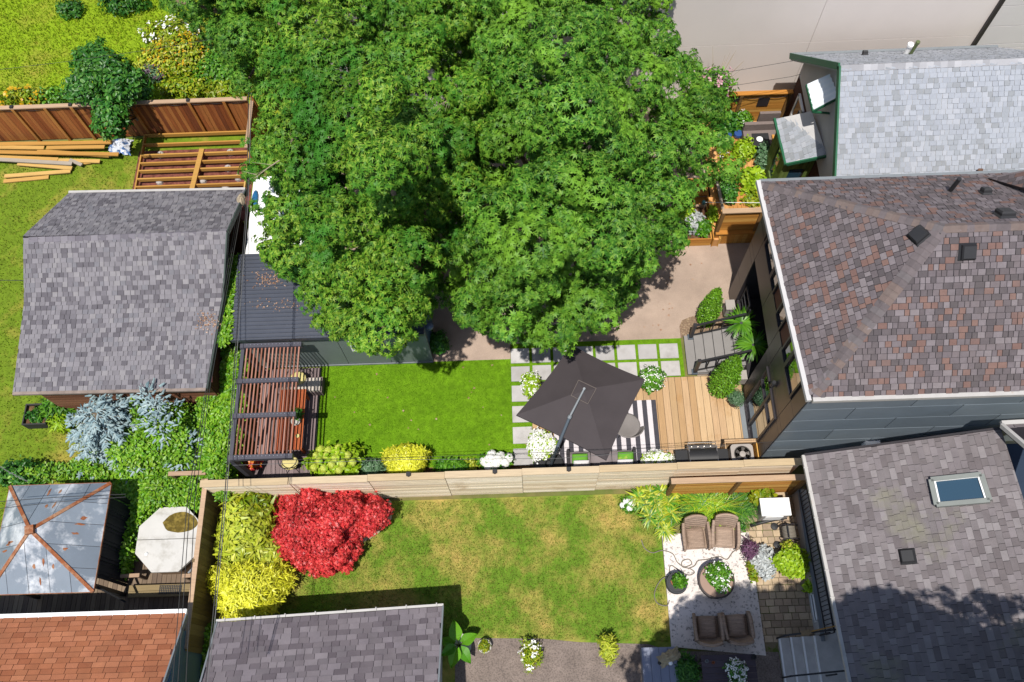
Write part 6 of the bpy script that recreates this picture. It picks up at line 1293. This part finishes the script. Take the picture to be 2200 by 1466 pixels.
# bottom edge: storage box, table
c0, c1 = P(1377,1392,.6), P(1452,1391,.6); bxw = c1.x-c0.x; sb = thing('storage_box', 'blue-grey plastic storage box at the edge of the gravel', 'storage box', ((c0.x+c1.x)/2,1.2,0)); m_sb = M('blue_grey_plastic', '8a90a4', rough=.5, var=.05); build(MB().box(((c0.x+c1.x)/2,c0.y-.55,.29), (bxw-.06,1.06,.54)), 'body', sb, m_sb)
for k in range(4): build(MB().box((c0.x+bxw*(k+.5)/4,c0.y-.55,.59), (bxw/4-.008,1.1,.05)), 'lid_plank', sb, m_sb)
c = P(1438,1412,.68); m_bag = M('canvas_tan', 'b8a888', rough=.9, var=.25, scale=9); t = MB(); V = []; n = 12
for i in range(n):
    for j in range(n):
        u, v = i/(n-1)*2-1, j/(n-1)*2-1; rr = max(0,1-(u*u*.8+v*v*.8)); V.append((c.x+u*.28-v*.05+rnd.uniform(-.03,.03), c.y+v*.15+u*.12+rnd.uniform(-.03,.03), .625+.16*rr+rnd.uniform(-.03,.04)*rr))
t.add(V, [(i*n+j,(i+1)*n+j,(i+1)*n+j+1,i*n+j+1) for i in range(n-1) for j in range(n-1)]); build(t, 'canvas_bundle', None, m_bag, label='crumpled tan canvas bundle on the storage box', cat='bundle')
build(MB().lathe((c.x+.02,c.y-.15,.62), [(.03,0),(.06,.03),(.05,.1),(.02,.12)], 10), 'white_cup', None, m_white, label='white cup beside the canvas bundle', cat='cup'); build(MB().lathe((c.x-.27,c.y-.14,.62), [(.04,0),(.05,.05),(.03,.07)], 10), 'dark_jar', None, m_black, label='small dark jar on the storage box', cat='jar')
a, b = P(1505,1408,.7), P(1620,1402,.7); tw = b.x-a.x; dt = thing('slatted_table', 'dark brown slatted table at the bottom edge in the shade', 'table', ((a.x+b.x)/2,1.0,0)); m_dt = wood('dark_slat', ['5c5058','544850','645860'], 'x')
for k in range(6): pbox('slat', dt, ((a.x+b.x)/2, a.y-.08-.155*k, .72), (tw,.145,.04), m_dt)
for x in (a.x+.1,b.x-.1):
    for y in (a.y-.1,a.y-.85): pbox('leg', dt, (x,y,.35), (.07,.07,.7), m_dt)
bnc = thing('slatted_bench', 'narrow dark bench tucked at the left end of the slatted table', 'bench', (a.x-.12,1.0,0)); pbox('seat', bnc, (a.x-.16,a.y-.45,.46), (.2,.95,.05), m_dt); pbox('leg', bnc, (a.x-.16,a.y-.1,.22), (.06,.06,.44), m_dt); pbox('leg', bnc, (a.x-.16,a.y-.8,.22), (.06,.06,.44), m_dt)
for lab, px, py, r_, mt in (('grey cup near the left end of the slatted table',1518,1421,.045,m_trim),('rusty candle jar beside the grey cup',1532,1424,.04,m_terra),('black pot on the far corner of the slatted table',1619,1412,.07,m_black)):
    c = P(px,py,.78); build(MB().lathe((c.x,c.y,.742), [(r_*.8,0),(r_,.04),(r_,.1),(r_*.8,.1),(r_*.75,.03)], 12), 'table_pot', None, mt, label=lab, cat='pot')
bush('table_bouquet', 'pot of small white flowers on the slatted table', 1582, 1445, (.24,.3,.26), 90, .08, T_LEAF, L_DK, z0=.742, zc=.95, pot=(.11,.18,m_pot), flowers=(90,.05,L_WHT), cat='flowers')
# stone edging round the red maple
ste = thing('stone_edging', 'curved edging of pale stones right of the red maple', 'edging', tuple(P(815,1135)))
m_stone = M('pale_stone', ['d0c4ac','c0b49c','b4a890'], rough=.9, var=.2, scale=8); sm = bpy.data.meshes.new('stone'); t = MB().ball((0,0,0), (.11,.07,.05), 8); sm.from_pydata(t.v, [], t.f); sm.materials.append(m_stone); sm.update()
for k, (px, py) in enumerate(((772,1163),(783,1159),(794,1153),(804,1146),(813,1139),(821,1132),(831,1122),(837,1112),(839,1098),(836,1082))): inst('stone', ste, sm, P(px,py,.03), Matrix.Rotation(.5+k*.12,3,'Z'))
# leaf litter on roofs
m_lit = LEAF('dry_leaf', ['b08468','c8a080','946850','d8b898'], trans=.1, var=.2)
def litter(label, px, py, sx, sy, zf, n, s=.05):
    A = []
    for i in range(n): x_, y_ = px+rnd.gauss(0,sx), py+rnd.gauss(0,sy); A.append(tuple(zf(x_,y_)))
    A = np.array(A); leaves('leaf_litter', None, A, np.tile(np.array([[0,0,1.0]]),(n,1)), s*NR.uniform(.6,1.4,n), T_DIAM, m_lit, jit=.3, label=label, cat='leaf litter', kind='stuff')
nF1 = nGAR
shp = Vector((-8.5,10.24,2.46)); nSh = nrmof([(-8.5,10.24,2.46),(-2.9,10.24,2.46),(-2.9,12.98,2.62)])
litter('dry leaves scattered on the ribbed metal roof', 580, 600, 20, 10, lambda x,y: PPL(x,y,shp,nSh)+Vector((0,0,.035)), 150); litter('second drift of dry leaves lower on the ribbed roof', 590, 655, 30, 8, lambda x,y: PPL(x,y,shp,nSh)+Vector((0,0,.035)), 70)
litter('dry brown leaves on the shingles of the left garage', 446, 690, 13, 11, lambda x,y: PPL(x,y,gl0,nF1)+Vector((0,0,.035)), 130)
# ---------------------------------------------------------------- cables
m_cab = M('cable', (.03,.03,.03), rough=.6, var=0); m_cabg = M('pale_cable', (.1,.1,.1), rough=.5, var=0)
bnd = P(517,428,2.75); po = thing('cable_post', 'weathered post top where cables meet at the garage corner', 'post', (bnd.x,bnd.y,0)); build(MB().tube([(bnd.x,bnd.y,0),(bnd.x,bnd.y,2.6)], .06, 8), 'shaft', po, m_gp)
t = MB(); V = []; tb0 = MB().ball((0,0,0), (.13,.22,.16), 12); build(MB().add([(bnd.x+v[0]*rnd.uniform(.8,1.15),bnd.y+v[1]*rnd.uniform(.8,1.15),2.7+v[2]*rnd.uniform(.8,1.15)) for v in tb0.v], tb0.f), 'wrapped_head', po, M('burlap', 'b8a890', rough=.95, var=.3, scale=12))
for i, (lab, pts) in enumerate((('black cable from the wrapped post over the garage verge', [(512,440,2.8),(440,850,4.2),(402,1080,5),(368,1500,6)]), ('second cable beside it over the garage verge', [(516,440,2.8),(444,850,4.3),(408,1080,5.1),(380,1500,6.1)]), ('cable over the red garage roof', [(520,440,2.9),(450,840,4.5),(418,1080,5.3),(398,1500,6.2)]))):
    cable('overhead_cable', [P(*p) for p in pts], .009, m_cab, lab)
for lab, pts, r_, mt in (('thick black cable running down beside the pergola', [(534,200,6),(531,420,6),(508,720,6),(484,1050,6),(455,1350,6),(438,1500,6)], .012, m_cab), ('thin cable twisted along the thick one', [(540,200,6),(534,420,6),(512,720,6),(488,1050,6),(460,1350,6),(442,1500,6)], .01, m_cabg),
    ('upper wire crossing the gazebo roof', [(-30,1080,4),(130,1068,4),(270,1062,4)], .008, m_cab), ('lower wire crossing the gazebo roof', [(-30,1096,4),(130,1078,4),(270,1068,4)], .008, m_cab), ('wire along the top of the bleached fence', [(495,990,3.2),(860,984,3.2),(1430,962,3.2),(1660,950,3.2)], .006, m_cab), ('pale wire above the planting bed', [(500,1000,3.0),(860,988,3.0),(1200,985,3.0),(1560,958,3.0)], .006, m_cabg),
    ('thin wire over the long grass', [(-20,152,5),(140,133,5),(330,106,5),(480,80,5)], .007, m_cab), ('lower of two wires in front of the pale wall', [(1500,166,4),(1700,132,4),(1745,122,4)], .007, m_cab), ('wire just above the cedar fence', [(1540,190,3),(1700,165,3),(1720,160,3)], .007, m_cab), ('pale pole-like wire at the left edge of the vines', [(-20,990,1.5),(20,1015,1.3),(60,1035,1.2)], .014, m_cabg), ('dark wire across the left lawn', [(-20,602,3),(50,603,3),(60,604,3)], .01, m_cab)):
    cable('overhead_cable', [P(*p) for p in pts], r_, mt, lab)
LD = np.concatenate([sample_poly([(-1.5,10.6),(4.5,11.2),(5,12.5),(6.4,13.6),(4,14),(0,12.5)], 90), sample_poly(rect(-6,0,7.2,10.2), 26)]); LD = np.concatenate([LD, np.full((len(LD),1),.03)], 1)
leaves('fallen_leaves', None, LD, np.tile(np.array([[0,0,1.0]]),(len(LD),1)), .06*NR.uniform(.6,1.3,len(LD)), T_STAR, m_lit, jit=.25, label='stray fallen leaves on the pebble drive and turf', cat='leaf litter', kind='stuff')
# small spotlights on the fence
for lab, px in (('small black spotlight on the fence by the yellow bush',878),('small black spotlight on the fence by the white hydrangea',1063),('small black spotlight on the fence by the sofa',1222)):
    c = P(px,1010,2.25); t = MB(); t.box((c.x,6.16,2.27), (.12,.1,.08)); t.box((c.x,6.12,2.22), (.05,.05,.06)); build(t, 'spotlight', None, m_black, label=lab, cat='light', group='spotlights on the fence')
